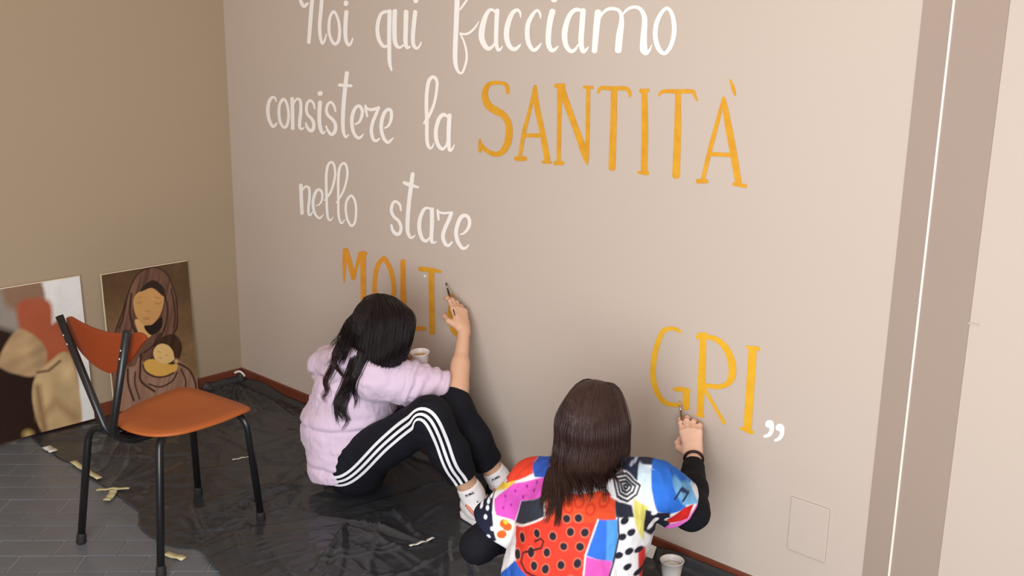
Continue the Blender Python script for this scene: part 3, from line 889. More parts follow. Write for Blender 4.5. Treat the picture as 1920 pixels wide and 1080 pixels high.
V, F = [], []
NS, NZ = 28, 14
for layer in (0, 1):
    for i in range(NS + 1):
        s = -half - 0.012 + (2 * half + 0.048) * i / NS
        e = (s - 0.012) / (half + 0.024)
        ztop = 0.006 - 0.026 * math.cos(e * math.pi / 2) - 0.014 * max(0, abs(e) - 0.9) / 0.1
        a_ = min(1, abs(e))
        zbot = ztop - (0.045 + 0.095 * (1 - a_ ** 1.9) ** .5 if e < 0 else 0.012 + 0.128 * (1 - a_ ** 1.35) ** .85)
        for j in range(NZ + 1):
            z = zbot + (ztop - zbot) * j / NZ
            V.append(back_pt(s, z, 0.011 * layer))
w = (NS + 1) * (NZ + 1)
for i in range(NS):
    for j in range(NZ):
        a = i * (NZ + 1) + j
        F.append((a, a + 1, a + NZ + 2, a + NZ + 1)); F.append((w + a, w + a + NZ + 1, w + a + NZ + 2, w + a + 1))
for i in range(NS):
    a = i * (NZ + 1); F.append((a, a + NZ + 1, w + a + NZ + 1, w + a)); a += NZ; F.append((a + NZ + 1, a, w + a, w + a + NZ + 1))
for j in range(NZ):
    F.append((j + 1, j, w + j, w + j + 1)); a = NS * (NZ + 1) + j; F.append((a, a + 1, w + a + 1, w + a))
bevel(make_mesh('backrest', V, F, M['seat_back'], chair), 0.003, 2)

# ------------------------------------------------------------------ pictures leaning on the left wall
def picture(name, y0, y1, h, foot, paint_fn, label, mat, nx, nz, pix):
    lean = 0.014
    cosx = math.sqrt(1 - ((foot - lean) / h) ** 2)
    root = thing(name, (foot, (y0 + y1) / 2, 0.012), label, 'picture')
    th = 0.006
    up = np.array(((lean - foot) / h, 0, cosx)); nrm = np.array((cosx, 0, (foot - lean) / h))
    o = np.array((foot, y0, 0.014)); ey = np.array((0, 1.0, 0))
    c = [o, o + ey * (y1 - y0), o + ey * (y1 - y0) + up * h, o + up * h]
    V = [q - nrm * 0.0005 for q in c] + [q - nrm * th for q in c]
    make_mesh('panel', V, [(0, 1, 2, 3), (7, 6, 5, 4), (0, 4, 5, 1), (1, 5, 6, 2), (2, 6, 7, 3), (3, 7, 4, 0)], M['board'], root, smooth=False)
    m = 0.0035
    g, k = np.meshgrid(np.linspace(m, (y1 - y0) - m * .3, nx), np.linspace(0, h - m, nz), indexing='ij')
    P = o + g[..., None] * ey + k[..., None] * up + nrm * 0.0004
    V = P.reshape(-1, 3)
    # photo pixel of each point is only used to read off the picture's own layout
    q = (V - CAM) @ ROT
    u = 960 + FOCAL_PX * q[:, 0] / -q[:, 2]; w = 540 - FOCAL_PX * q[:, 1] / -q[:, 2]
    cu = (u - pix[0]) * pix[2]; cv = (w - pix[1]) * pix[2]
    i, j = np.meshgrid(np.arange(nx - 1), np.arange(nz - 1), indexing='ij')
    a = (i * nz + j).ravel()
    make_mesh('picture_face', V, np.stack([a, a + nz, a + nz + 1, a + 1], 1), mat, root, colors=paint_fn(cu, cv))
    return root


def L3(*c):
    return np.array(lin(c))


def blend(C, m, c):
    m = np.clip(m, 0, 1)[:, None]
    return C * (1 - m) + m * (c if np.ndim(c) == 2 else np.asarray(c)[None, :])


def soft(x, y, poly, e):
    """1 inside a polygon, falling to 0 over e outside the edge"""
    poly = [tuple(q) for q in spline(list(poly) + [poly[0]], 5)[:-1]]
    inside = in_poly(x, y, poly)
    d = near_line(x, y, list(poly) + [poly[0]])
    return np.clip(np.where(inside, 1.0, 1 - d / e), 0, 1)


def noise2(x, y, s, k=0.0):
    return vnoise(np.stack([x * s, y * s, np.full(len(x), k)], 1))


def mother(x, y):
    n = noise2(x, y, .012, 1) * .6 + noise2(x, y, .04, 2) * .4
    C = np.zeros((len(x), 3)) + L3(92, 68, 44)
    C = blend(C, (y - 250) / 700, L3(150, 118, 84))
    C = C * (1 + .22 * n[:, None])
    streak = noise2(x * 2.2 + y * .5, y * .12, .03, 5)
    veil = [(400, 115), (460, 120), (520, 165), (560, 260), (580, 340), (585, 500), (560, 560), (500, 640), (420, 720), (360, 780), (300, 860), (210, 960), (140, 960), (150, 700), (170, 540), (210, 430), (250, 300), (290, 200), (340, 140)]
    C = blend(C, soft(x, y, veil, 5), L3(112, 80, 64) * (1 + .45 * streak[:, None]))
    C = blend(C, 1.2 - near_line(x, y, spline(veil + [veil[0]], 5)) / 6, L3(52, 34, 26))
    mantle = [(330, 720), (300, 780), (235, 800), (210, 900), (190, 1100), (720, 1100), (712, 900), (690, 830), (640, 770), (590, 750), (480, 830), (380, 790)]
    C = blend(C, soft(x, y, mantle, 5), L3(158, 122, 100) * (1 + .2 * streak[:, None]))
    for pts, w in (([(250, 800), (255, 900), (290, 1010)], 9), ([(340, 700), (335, 800), (340, 880), (430, 950)], 9), ([(300, 820), (300, 900), (330, 1000)], 6),
                   ([(590, 760), (660, 800), (700, 870), (712, 930)], 8), ([(585, 820), (550, 880), (470, 920), (390, 900)], 6), ([(610, 800), (640, 870), (640, 930)], 6),
                   ([(470, 560), (420, 640), (360, 690)], 6), ([(500, 300), (520, 400), (500, 520), (440, 640)], 7), ([(545, 260), (570, 420), (560, 520)], 6),
                   ([(275, 290), (265, 420), (290, 520), (330, 600)], 8), ([(240, 340), (215, 470), (190, 520)], 6)):
        C = blend(C, 1.3 - near_line(x, y, spline(pts, 6)) / w, L3(58, 38, 30))
    face = [(298, 310), (350, 265), (420, 250), (485, 295), (490, 360), (462, 440), (400, 505), (345, 490), (305, 430), (290, 360)]
    C = blend(C, soft(x, y, [(300, 470), (345, 480), (380, 540), (412, 562), (380, 588), (332, 565)], 4), L3(222, 176, 116))
    C = blend(C, soft(x, y, face, 4), L3(206, 156, 96) * (1 + .06 * n[:, None]))
    C = blend(C, soft(x, y, [(362, 512), (420, 500), (478, 450), (475, 520), (410, 568)], 4), L3(40, 28, 22))
    C = blend(C, soft(x, y, [(335, 275), (375, 225), (430, 203), (490, 250), (492, 305), (440, 262), (400, 250)], 5), L3(50, 36, 28))
    for pts, w in (([(310, 350), (330, 356), (345, 348)], 3), ([(435, 350), (455, 362), (474, 350)], 4), ([(318, 318), (345, 310)], 3), ([(432, 312), (470, 322)], 3),
                   ([(370, 405), (385, 412), (400, 402)], 3), ([(358, 452), (378, 456), (398, 452)], 4), ([(366, 462), (380, 466), (392, 462)], 3)):
        C = blend(C, .8 - near_line(x, y, pts) / w * .6, L3(150, 98, 62))
    C = blend(C, soft(x, y, [(360, 760), (400, 735), (470, 745), (560, 760), (585, 780), (560, 820), (480, 848), (410, 830), (370, 800)], 5), L3(228, 178, 88))
    C = blend(C, soft(x, y, [(430, 640), (480, 590), (560, 565), (612, 630), (604, 710), (570, 760), (520, 760), (440, 700)], 5), L3(70, 48, 32))
    bh = ((x - 500) / 76) ** 2 + ((y - 692) / 70) ** 2
    C = blend(C, (1.08 - bh) * 12, L3(236, 196, 130))
    C = blend(C, soft(x, y, [(432, 640), (480, 590), (560, 570), (610, 635), (600, 700), (570, 725), (558, 680), (528, 640), (480, 625)], 5), L3(66, 44, 30) * (1 + .4 * streak[:, None]))
    C = blend(C, 1.0 - np.hypot(x - 578, y - 745) / 22, L3(240, 200, 140))
    for pts in ([(455, 680), (470, 686)], [(505, 705), (522, 706)], [(460, 720), (480, 726)]):
        C = blend(C, .9 - near_line(x, y, pts) / 4, L3(150, 96, 60))
    C = blend(C, 1.3 - near_line(x, y, spline([(352, 770), (370, 815), (430, 850), (500, 850), (560, 825)], 6)) / 7, L3(58, 36, 26))
    return np.clip(C, 0, 1)


def stone(x, y):
    """soft generic print: pale stone form before dark and brick red blurs, white at the upper right"""
    n = noise2(x, y, .015, 3) * .6 + noise2(x, y, .05, 4) * .4
    C = np.zeros((len(x), 3)) + L3(150, 140, 128)
    C = blend(C, soft(x, y, [(40, 100), (230, 100), (250, 260), (60, 260)], 40), L3(140, 110, 88))
    C = blend(C, soft(x, y, [(240, 90), (420, 90), (500, 900), (440, 900), (400, 420), (270, 360), (250, 200)], 22), L3(228, 228, 224))
    C = blend(C, soft(x, y, [(110, 260), (250, 250), (270, 370), (330, 380), (400, 700), (330, 620), (200, 560), (130, 420)], 30), L3(168, 88, 58))
    C = blend(C, soft(x, y, [(-400, 420), (60, 420), (120, 600), (200, 680), (200, 900), (300, 1100), (-400, 1100)], 40), L3(44, 28, 22))
    C = blend(C, soft(x, y, [(0, 560), (60, 440), (120, 400), (220, 470), (240, 560), (180, 630), (90, 620), (30, 600)], 18), L3(176, 146, 108) * (1 + .25 * noise2(x + y, y, .014, 8)[:, None]))
    C = blend(C, soft(x, y, [(200, 640), (280, 560), (350, 520), (395, 620), (430, 860), (380, 900), (250, 940), (200, 860), (180, 740)], 16), L3(196, 168, 124) * (1 + .22 * noise2(x * 1.4, y * .8, .012, 9)[:, None]))
    C = blend(C, .9 - near_line(x, y, [(200, 620), (260, 610), (320, 560)]) / 14, L3(96, 60, 42))
    C = blend(C, .8 - near_line(x, y, [(200, 700), (215, 800), (240, 930)]) / 40, L3(120, 86, 60))
    C = blend(C, .7 - near_line(x, y, [(215, 860), (300, 780), (400, 860)]) / 60, L3(150, 116, 80))
    C = blend(C, 1.1 - np.hypot((x - 150) / 40, (y - 950) / 34), L3(190, 160, 100))
    return np.clip(C * (1 + .08 * n[:, None]), 0, 1)


picture('leaning_picture', -0.676, -0.262, 0.628, 0.038, mother, 'painting of a veiled mother holding a baby in brown and ochre leaning on wall', M['picture'], 170, 250, (170, 470, 3.6))
picture('leaning_picture', -1.215, -0.766, 0.638, 0.038, stone, 'glossy print of a pale stone figure with brick red blur leaning on wall', M['print_gloss'], 190, 250, (0, 480, 2.84))

# ------------------------------------------------------------------ people
M['skin'] = material('skin', (226, 184, 156), 0.5, 0.35, vcol='paint', sss=0.06, bump=0.03, bscale=200)
M['hoodie'] = material('lilac_fleece', (214, 193, 213), 0.9, 0.15, var=0.04, scale=14, bump=0.12, bscale=260, sheen=0.2)
M['trousers'] = material('black_jersey', (22, 23, 31), 0.8, 0.2, var=0.1, scale=20, bump=0.08, bscale=220)
M['black_knit'] = material('black_knit', (20, 20, 26), 0.85, 0.2, var=0.1, scale=20, bump=0.15, bscale=300)
M['stripe'] = material('white_stripe', (238, 238, 242), 0.75, 0.2)
M['sock'] = material('white_sock', (240, 236, 238), 0.85, 0.2, bump=0.2, bscale=200)
M['sock_print'] = material('sock_print', (40, 40, 48), 0.8, 0.2)
M['shoe_white'] = material('white_leather', (236, 232, 230), 0.5, 0.35)
M['shoe_black'] = material('shoe_black', (24, 24, 28), 0.6, 0.3)
M['salmon'] = material('salmon_stripe', (224, 142, 126), 0.6, 0.3)
M['hair_dark'] = material('dark_brown_hair', (30, 22, 23), 0.46, 0.35, var=0.35, scale=40)
M['hair_curl'] = material('brown_hair_tips', (58, 38, 36), 0.4, 0.5, var=0.35, scale=40)
M['hair_brown'] = material('chestnut_hair', (60, 39, 34), 0.42, 0.4, var=0.35, scale=40)
M['eye'] = material('eye_white', (230, 226, 220), 0.25, 0.5)
M['iris'] = material('iris_brown', (60, 38, 26), 0.2, 0.5)
M['shirt'] = material('patchwork_print', (255, 255, 255), 0.8, 0.2, vcol='paint', bump=0.06, bscale=200)
M['band_dark'] = material('dark_wristband', (48, 22, 26), 0.6, 0.3)

SKIN = np.array(lin((212, 168, 138)))


def hand(S, wrist, fwd, dorsal, thumb, curls, scale=0.93, thumb_in=0.5, spread=0.05):
    """palm, four fingers with three joints each and a thumb; curls is a list of (knuckle, middle, tip) degrees"""
    f = unit(fwd); d = np.asarray(dorsal, float); d = unit(d - f * d.dot(f))
    l = np.asarray(thumb, float); l = unit(l - f * l.dot(f) - d * l.dot(d))
    s = scale; w = np.asarray(wrist, float)
    lat = [0.026, 0.0085, -0.0095, -0.0260]; ln = [0.086, 0.089, 0.084, 0.076]
    S.cap(w - f * 0.012 * s, w + f * 0.028 * s, 0.0165 * s, 0.0165 * s, 0.01, axis=l, wide=1.4)
    tips = []
    for i in range(4):
        a = w + (l * lat[i] * 0.55 + f * 0.012) * s
        k = w + (l * lat[i] + f * ln[i] + d * 0.002) * s
        S.cap(a, k, 0.0125 * s, 0.0105 * s, 0.012)
        P = k; ang = 0.0
        lens = [(.040, .024, .019), (.044, .028, .020), (.040, .026, .020), (.031, .019, .017)][i]
        dirl = l * (lat[i] * spread / 0.026)
        for j in range(3):
            ang += math.radians(curls[i][j])
            v = unit(f * math.cos(ang) - d * math.sin(ang) + dirl * math.cos(ang))
            r0, r1 = [(.0092, .0084), (.0082, .0076), (.0074, .0062)][j]
            Q = P + v * lens[j] * s
            S.cap(P, Q, r0 * s, r1 * s, 0.0035)
            S.ell(P + d * 0.001, (f, d, l), (0.0096 * s, 0.0096 * s, 0.0094 * s), 0.003)
            P = Q
        tips.append(P)
    b = w + (f * 0.016 + l * 0.020 - d * 0.004) * s
    v1 = unit(f * 0.72 + l * 0.62 - d * 0.35)
    p1 = b + v1 * 0.042 * s
    S.cap(b, p1, 0.0145 * s, 0.0112 * s, 0.012)
    v2 = unit(f * 0.92 + l * (0.35 - thumb_in * .5) - d * (0.30 + thumb_in * .3))
    p2 = p1 + v2 * 0.031 * s
    S.cap(p1, p2, 0.0106 * s, 0.0094 * s, 0.004)
    v3 = unit(f * 0.95 - l * (0.2 + thumb_in * .35) - d * (0.25 + thumb_in * .35))
    p3 = p2 + v3 * 0.024 * s
    S.cap(p2, p3, 0.0094 * s, 0.0074 * s, 0.004)
    return tips, p3


def head(S, c, f, u):
    """skull, jaw, brow, nose, lips, ears around the head centre c"""
    f = unit(f); u = np.asarray(u, float); u = unit(u - f * u.dot(f)); r = np.cross(f, u)
    A = (r, f, u)
    S.ell(c + u * .02 - f * .005, A, (.074, .094, .094), .02)
    S.ell(c + f * .035 - u * .045, A, (.056, .055, .062), .03)
    S.cap(c + f * .055 - u * .088, c + f * .068 - u * .086, .021, .018, .03)
    for s in (-1, 1):
        S.cap(c + r * s * .058 - f * .005 - u * .045, c + r * s * .03 + f * .055 - u * .085, .018, .014, .03)
        S.ell(c + r * s * .040 + f * .070 - u * .022, A, (.022, .018, .02), .02)
        S.ell(c + r * s * .033 + f * .098 + u * .008, A, (.017, .012, .010), .012, sub=True)
        S.cap(c + r * s * .015 + f * .090 + u * .028, c + r * s * .05 + f * .076 + u * .026, .007, .006, .012)
        S.ell(c + r * s * .076 - f * .008 - u * .008, (r * .9 - f * .4 * s * s, f, u), (.009, .018, .030), .006)
        S.ell(c + r * s * .083 - f * .004 - u * .006, A, (.005, .009, .017), .004, sub=True)
        S.ell(c + r * s * .0095 + f * .103 - u * .030, A, (.008, .009, .007), .008)
    S.cap(c + f * .088 + u * .018, c + f * .108 - u * .026, .008, .0105, .012)
    S.ell(c + f * .092 - u * .053, A, (.022, .010, .006), .006)
    S.ell(c + f * .090 - u * .064, A, (.019, .010, .0065), .006)
    S.cap(c + r * .018 + f * .0995 - u * .0585, c - r * .018 + f * .0995 - u * .0585, .0016, .0016, .003, sub=True)
    return r, f, u


def eyes(parent, c, r, f, u):
    for s in (-1, 1):
        e = c + r * s * .032 + f * .078 + u * .009
        S = 14; V, F = [], []
        for i in range(S + 1):
            a = math.pi * i / S
            for j in range(S):
                b = 2 * math.pi * j / S
                V.append(e + .0125 * (f * math.cos(a) + math.sin(a) * (r * math.cos(b) + u * math.sin(b))))
        for i in range(S):
            for j in range(S):
                k = (j + 1) % S
                F.append((i * S + j, i * S + k, (i + 1) * S + k, (i + 1) * S + j))
        ball = make_mesh('eye', V, F, M['eye'], parent)
        g = unit(f - u * .35)
        v, fc = tube([e + g * .0112, e + g * .0128], [.0055, .0045], 14)
        make_mesh('iris', v, fc, M['iris'], ball)


def skin_colours(V, c, r, f, u, base):
    C = np.tile(base, (len(V), 1)) * (1 + .05 * vnoise(V * 30)[:, None])
    q = V - c; x, y, z = np.abs(q @ r), q @ f, q @ u
    lips = ((x / .022) ** 2 + ((z + .0585) / .011) ** 2 < 1) & (y > .075)
    C[lips] = np.array(lin((196, 110, 104)))
    brow = (np.abs(z - .030 + (x - .03) ** 2 * 6) < .0035) & (x > .014) & (x < .05) & (y > .055)
    C[brow] = np.array(lin((60, 42, 36)))
    cheek = np.exp(-(((x - .042) / .02) ** 2 + ((z + .022) / .02) ** 2)) * (y > .03)
    C = C * (1 - cheek[:, None] * np.array([.0, .12, .10]))
    return C


def bvh_of(V, F):
    return BVHTree.FromPolygons([tuple(p) for p in V], [tuple(int(i) for i in f) for f in F])


def push_out(bvhs, P, direction, gap):
    """move a point along direction until it clears the given surfaces"""
    d = Vector(direction)
    far = Vector(P) + d * 0.5
    for b in bvhs:
        hit = b.ray_cast(far, -d, 0.62)
        if hit[0] is not None:
            need = (hit[0] - Vector(P)).dot(d) + gap
            if 0 < need < 0.08:
                P = P + np.array(d) * need
    return P


def strands(guides, per, seed, rad, jitter, wave=0.0, wavelen=0.1, bvhs=(), out=None, gap=0.004, seg=5, tip_clump=0.5, sides=4, from_row=2, tip_var=0.15, shell=None, coherent=False):
    """hair between neighbouring guides: tapered locks that follow the guide sheet"""
    r = random.Random(seed); V, F = [], []
    G = [spline(g, seg) for g in guides]
    n = len(G[0])
    L = np.linalg.norm(np.diff(G[0], axis=0), axis=1).sum()
    for gi in range(len(G) - 1):
        for k in range(per):
            a = r.random()
            line = G[gi] * (1 - a) + G[gi + 1] * a
            end = 1 - r.random() * tip_var
            m = max(6, int(n * end)); line = line[:m].copy()
            off = np.array([r.gauss(0, 1) for _ in range(3)]) * jitter
            ph = r.uniform(0, 6.28); am = wave * r.uniform(.5, 1.3); wl = wavelen * r.uniform(.8, 1.25)
            ph2 = r.uniform(0, 6.28)
            if coherent:
                ph = seed * 1.3 + r.gauss(0, .35); ph2 = ph + 1.2; wl = wavelen * r.uniform(.95, 1.05)
            for i in range(m):
                t = i / (n - 1)
                grow = min(1, t * 2.5)
                line[i] += off * (0.25 + 0.75 * grow) * (1 - tip_clump * max(0, t - .6))
                if wave:
                    q = t * L / wl * 6.28
                    g2 = max(0, (t - .25) / .75)
                    line[i] += am * g2 * np.array([math.sin(q + ph), math.cos(q + ph2) * .6, .3 * math.sin(q * .7 + ph2)])
            gs = gap * (0.4 + r.random() * 1.6)
            if bvhs and out is not None:
                for i in range(from_row * seg, m):
                    line[i] = push_out(bvhs, line[i], out, gs)
                if m > from_row * seg + 3:
                    for _ in range(4):
                        q = line[from_row * seg:].copy(); q[1:-1] = (q[:-2] + 2 * q[1:-1] + q[2:]) / 4; line[from_row * seg:] = q
            if shell is not None:
                sc, sax, srad = shell; grow = 1.0 + .05 * r.random()
                q = line - sc; e2 = sum(((q @ a_) / b_) ** 2 for a_, b_ in zip(sax, srad)) ** .5
                line = sc + q * np.maximum(1, grow / np.maximum(e2, 1e-6))[:, None]
            rr = rad * r.uniform(.7, 1.3)
            prof = np.array([min(1, .55 + i / 6) * (1 - (i / (m - 1)) ** 3 * .85) for i in range(m)]) * rr
            v, f = tube(line, prof, sides, caps=False)
            b = len(V); V += v; F += [tuple(b + x for x in q) for q in f]
    return np.array(V), np.array(F)


def limb_stripes(parent, path, lateral, bvh, offs, width, name, mat, reach=0.30):
    """ribbons laid on a garment along a limb, on its lateral side"""
    p = spline(path, 14)
    for _ in range(14): p[1:-1] = (p[:-2] + 2 * p[1:-1] + p[2:]) / 4
    t = np.gradient(p, axis=0); t /= np.linalg.norm(t, axis=1)[:, None]
    for off in offs:
        V, F = [], []
        n = 0
        for i in range(len(p)):
            lat = np.asarray(lateral, float); lat = unit(lat - t[i] * lat.dot(t[i]))
            side = np.cross(t[i], lat)
            row = []
            for s in (-1, 0, 1):
                o = p[i] + side * (off + s * width / 2) + lat * reach
                h = bvh.ray_cast(Vector(o), Vector(-lat), reach + .1)
                if h[0] is None: h = bvh.find_nearest(Vector(o - lat * (reach - .05)))
                row.append(np.array(h[0]) + np.array(h[1]) * 0.0042)
            if row is None: continue
            V += row
            if n:
                b = 3 * n
                F += [(b - 3, b - 2, b + 1, b), (b - 2, b - 1, b + 2, b + 1)]
            n += 1
        V = np.array(V).reshape(-1, 3, 3)
        for _ in range(3):
            V[1:-1] = (V[:-2] + 2 * V[1:-1] + V[2:]) / 4
        make_mesh(name, V.reshape(-1, 3), F, M[mat], parent)


def shoe(parent, ankle, toe_dir, seed, upper_mat, length=0.235):
    """low trainer: upper, sole, toe cap stripe, laces"""
    f = unit((toe_dir[0], toe_dir[1], 0)); u = np.array((0, 0, 1.0)); r = np.cross(f, u)
    z0 = 0.014
    c = np.array((ankle[0], ankle[1], z0)) - f * 0.05
    S = Solid(c - 0.30, c + 0.36, 0.0045)
    S.cap(c + f * .03 + u * .045, c + f * .075 + u * .05, .034, .032, .03)
    S.cap(c + f * .07 + u * .042, c + f * (length - .055) + u * .03, .036, .028, .03, axis=r, wide=1.18)
    S.cap(c + f * .035 + u * .06, c + f * .055 + u * .085, .034, .034, .02)
    S.cut(c + u * .016, -u, 0.28)
    S.cut(c + f * .045 + u * .098, u * .9 - f * .25, 0.07)
    V, F = S.mesh(2)
    root = make_mesh('shoe', V, F, M[upper_mat], parent)
    outl = spline([(0.0, .002), (.012, .03), (.06, .034), (.12, .038), (.17, .044), (.215, .034), (length, .004), (.215, -.032), (.16, -.040), (.10, -.034), (.05, -.034), (.01, -.028), (0.0, .002)], 5)[:-1]
    n = len(outl); SV, SF = [], []
    for z, s in ((0.0, .97), (.004, 1.0), (.02, 1.02), (.024, .97)):
        for a, b in outl:
            SV.append(c + f * (a * s + (1 - s) * .1) + r * b * s + u * z)
    for k in range(3):
        for i in range(n):
            j = (i + 1) % n
            SF.append((k * n + i, k * n + j, (k + 1) * n + j, (k + 1) * n + i))
    SF.append(tuple(range(n))[::-1]); SF.append(tuple(3 * n + i for i in range(n)))
    make_mesh('sole', SV, SF, M['shoe_white'], root)
    b = bvh_of(V, F)
    for s in (-1, 1):
        pts = []
        for q in np.linspace(0, 1, 10):
            o = c + f * (.06 + .10 * q) + u * (.07 - .045 * q) + r * s * .2
            h = b.ray_cast(Vector(o), Vector(-r * s), .3)
            if h[0] is not None: pts.append(np.array(h[0]) + r * s * .001)
        if len(pts) > 3:
            v, fc = tube(pts, .0065, 8); make_mesh('stripe', v, fc, M['salmon'], root)
    for k in range(4):
        o = c + f * (.092 + .018 * k)
        pts = []
        for q in np.linspace(-1, 1, 7):
            h = b.ray_cast(Vector(o + r * q * .02 + u * .2), Vector((0, 0, -1)), .3)
            if h[0] is not None: pts.append(np.array(h[0]) + u * .002)
        if len(pts) > 3:
            v, fc = tube(pts, .0026, 6); make_mesh('lace', v, fc, M['shoe_black' if upper_mat == 'shoe_white' else 'shoe_white'], root)
    return root


def word_on(parent, text, centre, ex, ey, height, mat):
    """small printed word lying on a surface"""
    cu = bpy.data.curves.new('print', 'FONT'); cu.body = text; cu.size = height * 1.35; cu.align_x = 'CENTER'; cu.align_y = 'CENTER'
    cu.extrude = 0.0004; cu.offset = height * 0.03
    tmp = bpy.data.objects.new('print', cu); col.objects.link(tmp)
    dg = bpy.context.evaluated_depsgraph_get()
    me = bpy.data.meshes.new_from_object(tmp.evaluated_get(dg))
    ex, ey = unit(ex), unit(ey); ez = np.cross(ex, ey)
    V = np.array([v.co for v in me.vertices]); F = [tuple(p.vertices) for p in me.polygons]
    bpy.data.objects.remove(tmp); bpy.data.curves.remove(cu)
    W = np.asarray(centre) + V[:, :1] * ex + V[:, 1:2] * ey + V[:, 2:3] * ez
    return make_mesh('printed_word', W, F, M[mat], parent, smooth=False)


def brush(tip, end, label, tip_len=0.016, r=0.0035, dark=True, tip_mat='bristle'):
    tip = np.asarray(tip, float); end = np.asarray(end, float); d = unit(end - tip); L = np.linalg.norm(end - tip)
    root = thing('paint_brush', tuple(tip), label, 'brush')
    p = lambda t: tip + d * t
    v, f = tube([p(tip_len + .02), p(tip_len + .03), p(tip_len + .05), p(L * .6), p(L)], [r * .8, r, r * 1.15, r * .9, r * .5], 10)
    make_mesh('handle', v, f, M['dark_wood' if dark else 'wood'], root)
    v, f = tube([p(tip_len), p(tip_len + .004), p(tip_len + .022)], [r * .85, r * .95, r * .9], 10)
    make_mesh('ferrule', v, f, M['steel'], root)
    v, f = tube([p(0), p(tip_len * .35), p(tip_len * .75), p(tip_len + .002)], [r * .2, r * .8, r * 1.1, r * .85], 10)
    make_mesh('bristles', v, f, M[tip_mat], root)
    return root

# ------------------------------------------------------------------ painter in the lilac hoodie
pa = thing('person', (1.40, -0.36, 0.0), 'person in lilac hoodie and striped black trousers seated with knees up painting the wall', 'person')
VIEW = unit((-0.6820, 0.7313, 0.0))          # horizontal sight direction, used as "far side" of the figure
F_t = unit((0.50, 0.87, 0)); R_t = np.cross(F_t, (0, 0, 1.0))
a_ank = [np.array((1.890, -0.272, 0.100)), np.array((1.862, -0.110, 0.100))]
a_knee = [np.array((1.805, -0.400, 0.405)), np.array((1.748, -0.246, 0.388))]
a_hip = [np.array((1.430, -0.440, 0.135)), np.array((1.355, -0.290, 0.130))]
pelvis = np.array((1.365, -0.385, 0.135))
waist = from_view(650, 800, -0.395); chest = from_view(668, 735, -0.370); c7 = from_view(684, 684, -0.345)
head_c = from_view(716, 618, -0.320)
hf = unit((0.62, 0.72, -0.42)); hu = unit((0.30, 0.30, 0.90))
sh_r = from_view(706, 708, -0.415); sh_l = c7 - R_t * 0.155 - np.array((0, 0, 0.045))
el_r = from_view(858, 733, -0.215); wr_r = from_view(870, 618, -0.085)
el_l = np.array((1.375, -0.115, 0.300)); wr_l = np.array((1.478, -0.205, 0.470))
cup_c = from_view(789, 676, -0.235)

tip_r = from_view(846, 545, -0.045)
f_hand = unit(tip_r - wr_r + np.array((0.012, 0.0, 0.0)))
S = Solid((1.10, -0.66, 0.0), (2.14, -0.005, 0.80), 0.0055, fine=[((1.44, -0.30, 0.40), (1.72, -0.01, 0.78))], hf=0.0024)
S.cap(pelvis - R_t * .06, pelvis + R_t * .06, .105, .105, .04)
S.chain([pelvis, waist, chest, c7 - np.array((0, 0, .05))], [.11, .10, .105, .075], .04, axis=R_t, wide=1.2)
S.cap(sh_l, sh_r, .05, .05, .04)
S.chain([c7 - np.array((0, 0, .04)), c7 + (head_c - c7) * .75], [.05, .045], .03)
hr, hf, hu = head(S, head_c, hf, hu)
S.chain([sh_r, el_r, wr_r], [.044, .034, .0215], .02)
S.cap(el_r + (wr_r - el_r) * .08, el_r + (wr_r - el_r) * .42, .0345, .032, .02)
S.chain([sh_l, el_l, wr_l], [.046, .038, .024], .02)
for k in (0, 1):
    S.chain([a_hip[k], a_knee[k], a_ank[k]], [.082, .056, .034], .03)
    calf = unit(np.cross(np.cross(a_ank[k] - a_knee[k], a_hip[k] - a_knee[k]), a_ank[k] - a_knee[k]))
    S.cap(a_knee[k] * .8 + a_ank[k] * .2 + calf * .015, a_knee[k] * .5 + a_ank[k] * .5 + calf * .015, .046, .044, .03)
    S.cap(a_ank[k] - np.array((.03, 0, .045)), a_ank[k] + np.array((.12, .0, -.065)), .026, .02, .03)
hand(S, wr_r, f_hand, unit((0.88, -0.16, 0.20)), unit((-0.45, -0.75, 0.1)), [(16, 22, 14), (18, 26, 16), (22, 28, 18), (26, 32, 20)], thumb_in=0.85, scale=.98, spread=-0.10)
fl_dir = unit(cup_c - wr_l + np.array((0.03, 0.01, 0.012)))
hand(S, wr_l, fl_dir, unit((-0.1, 0.95, 0.25)), unit((-0.15, -0.1, 1.0)), [(30, 40, 30), (34, 42, 30), (36, 42, 30), (40, 42, 30)], thumb_in=0.2)
V, F = S.mesh(1)
body = make_mesh('body', V, F, M['skin'], pa, colors=skin_colours(V, head_c, hr, hf, hu, SKIN))
eyes(body, head_c, hr, hf, hu)

# hoodie
S = Solid((1.02, -0.68, 0.02), (1.98, -0.02, 0.74), 0.005)
hem = from_view(655, 866, -0.405)
S.chain([hem - np.array((0, 0, .03)), waist], [.140, .152], .03, axis=R_t, wide=1.08)
S.chain([waist, chest, c7 - np.array((0, 0, .045))], [.155, .140, .095], .05, axis=R_t, wide=1.12)
S.cap(sh_l - np.array((0, 0, .01)), sh_r - np.array((0, 0, .005)), .068, .068, .05)
el_dir = unit(el_r - sh_r)
cuff_r = sh_r + el_dir * (np.linalg.norm(el_r - sh_r) - .055)
S.chain([sh_r, sh_r + (cuff_r - sh_r) * .5, cuff_r], [.076, .070, .058], .035)
for t, r_ in ((.52, .073), (.66, .071), (.80, .068), (.92, .062)):      # pushed-up sleeve rolls
    q = sh_r + (cuff_r - sh_r) * t
    S.cap(q + np.array((0, 0, .006)), q - np.array((0.004, 0, .010)), r_ * .82, r_ * .82, .010)
S.cap(cuff_r - el_dir * .004, cuff_r + el_dir * .014, .0575, .055, .006)
S.cut(cuff_r + el_dir * .022, el_dir, 0.10)
cl = el_l + (wr_l - el_l) * .55
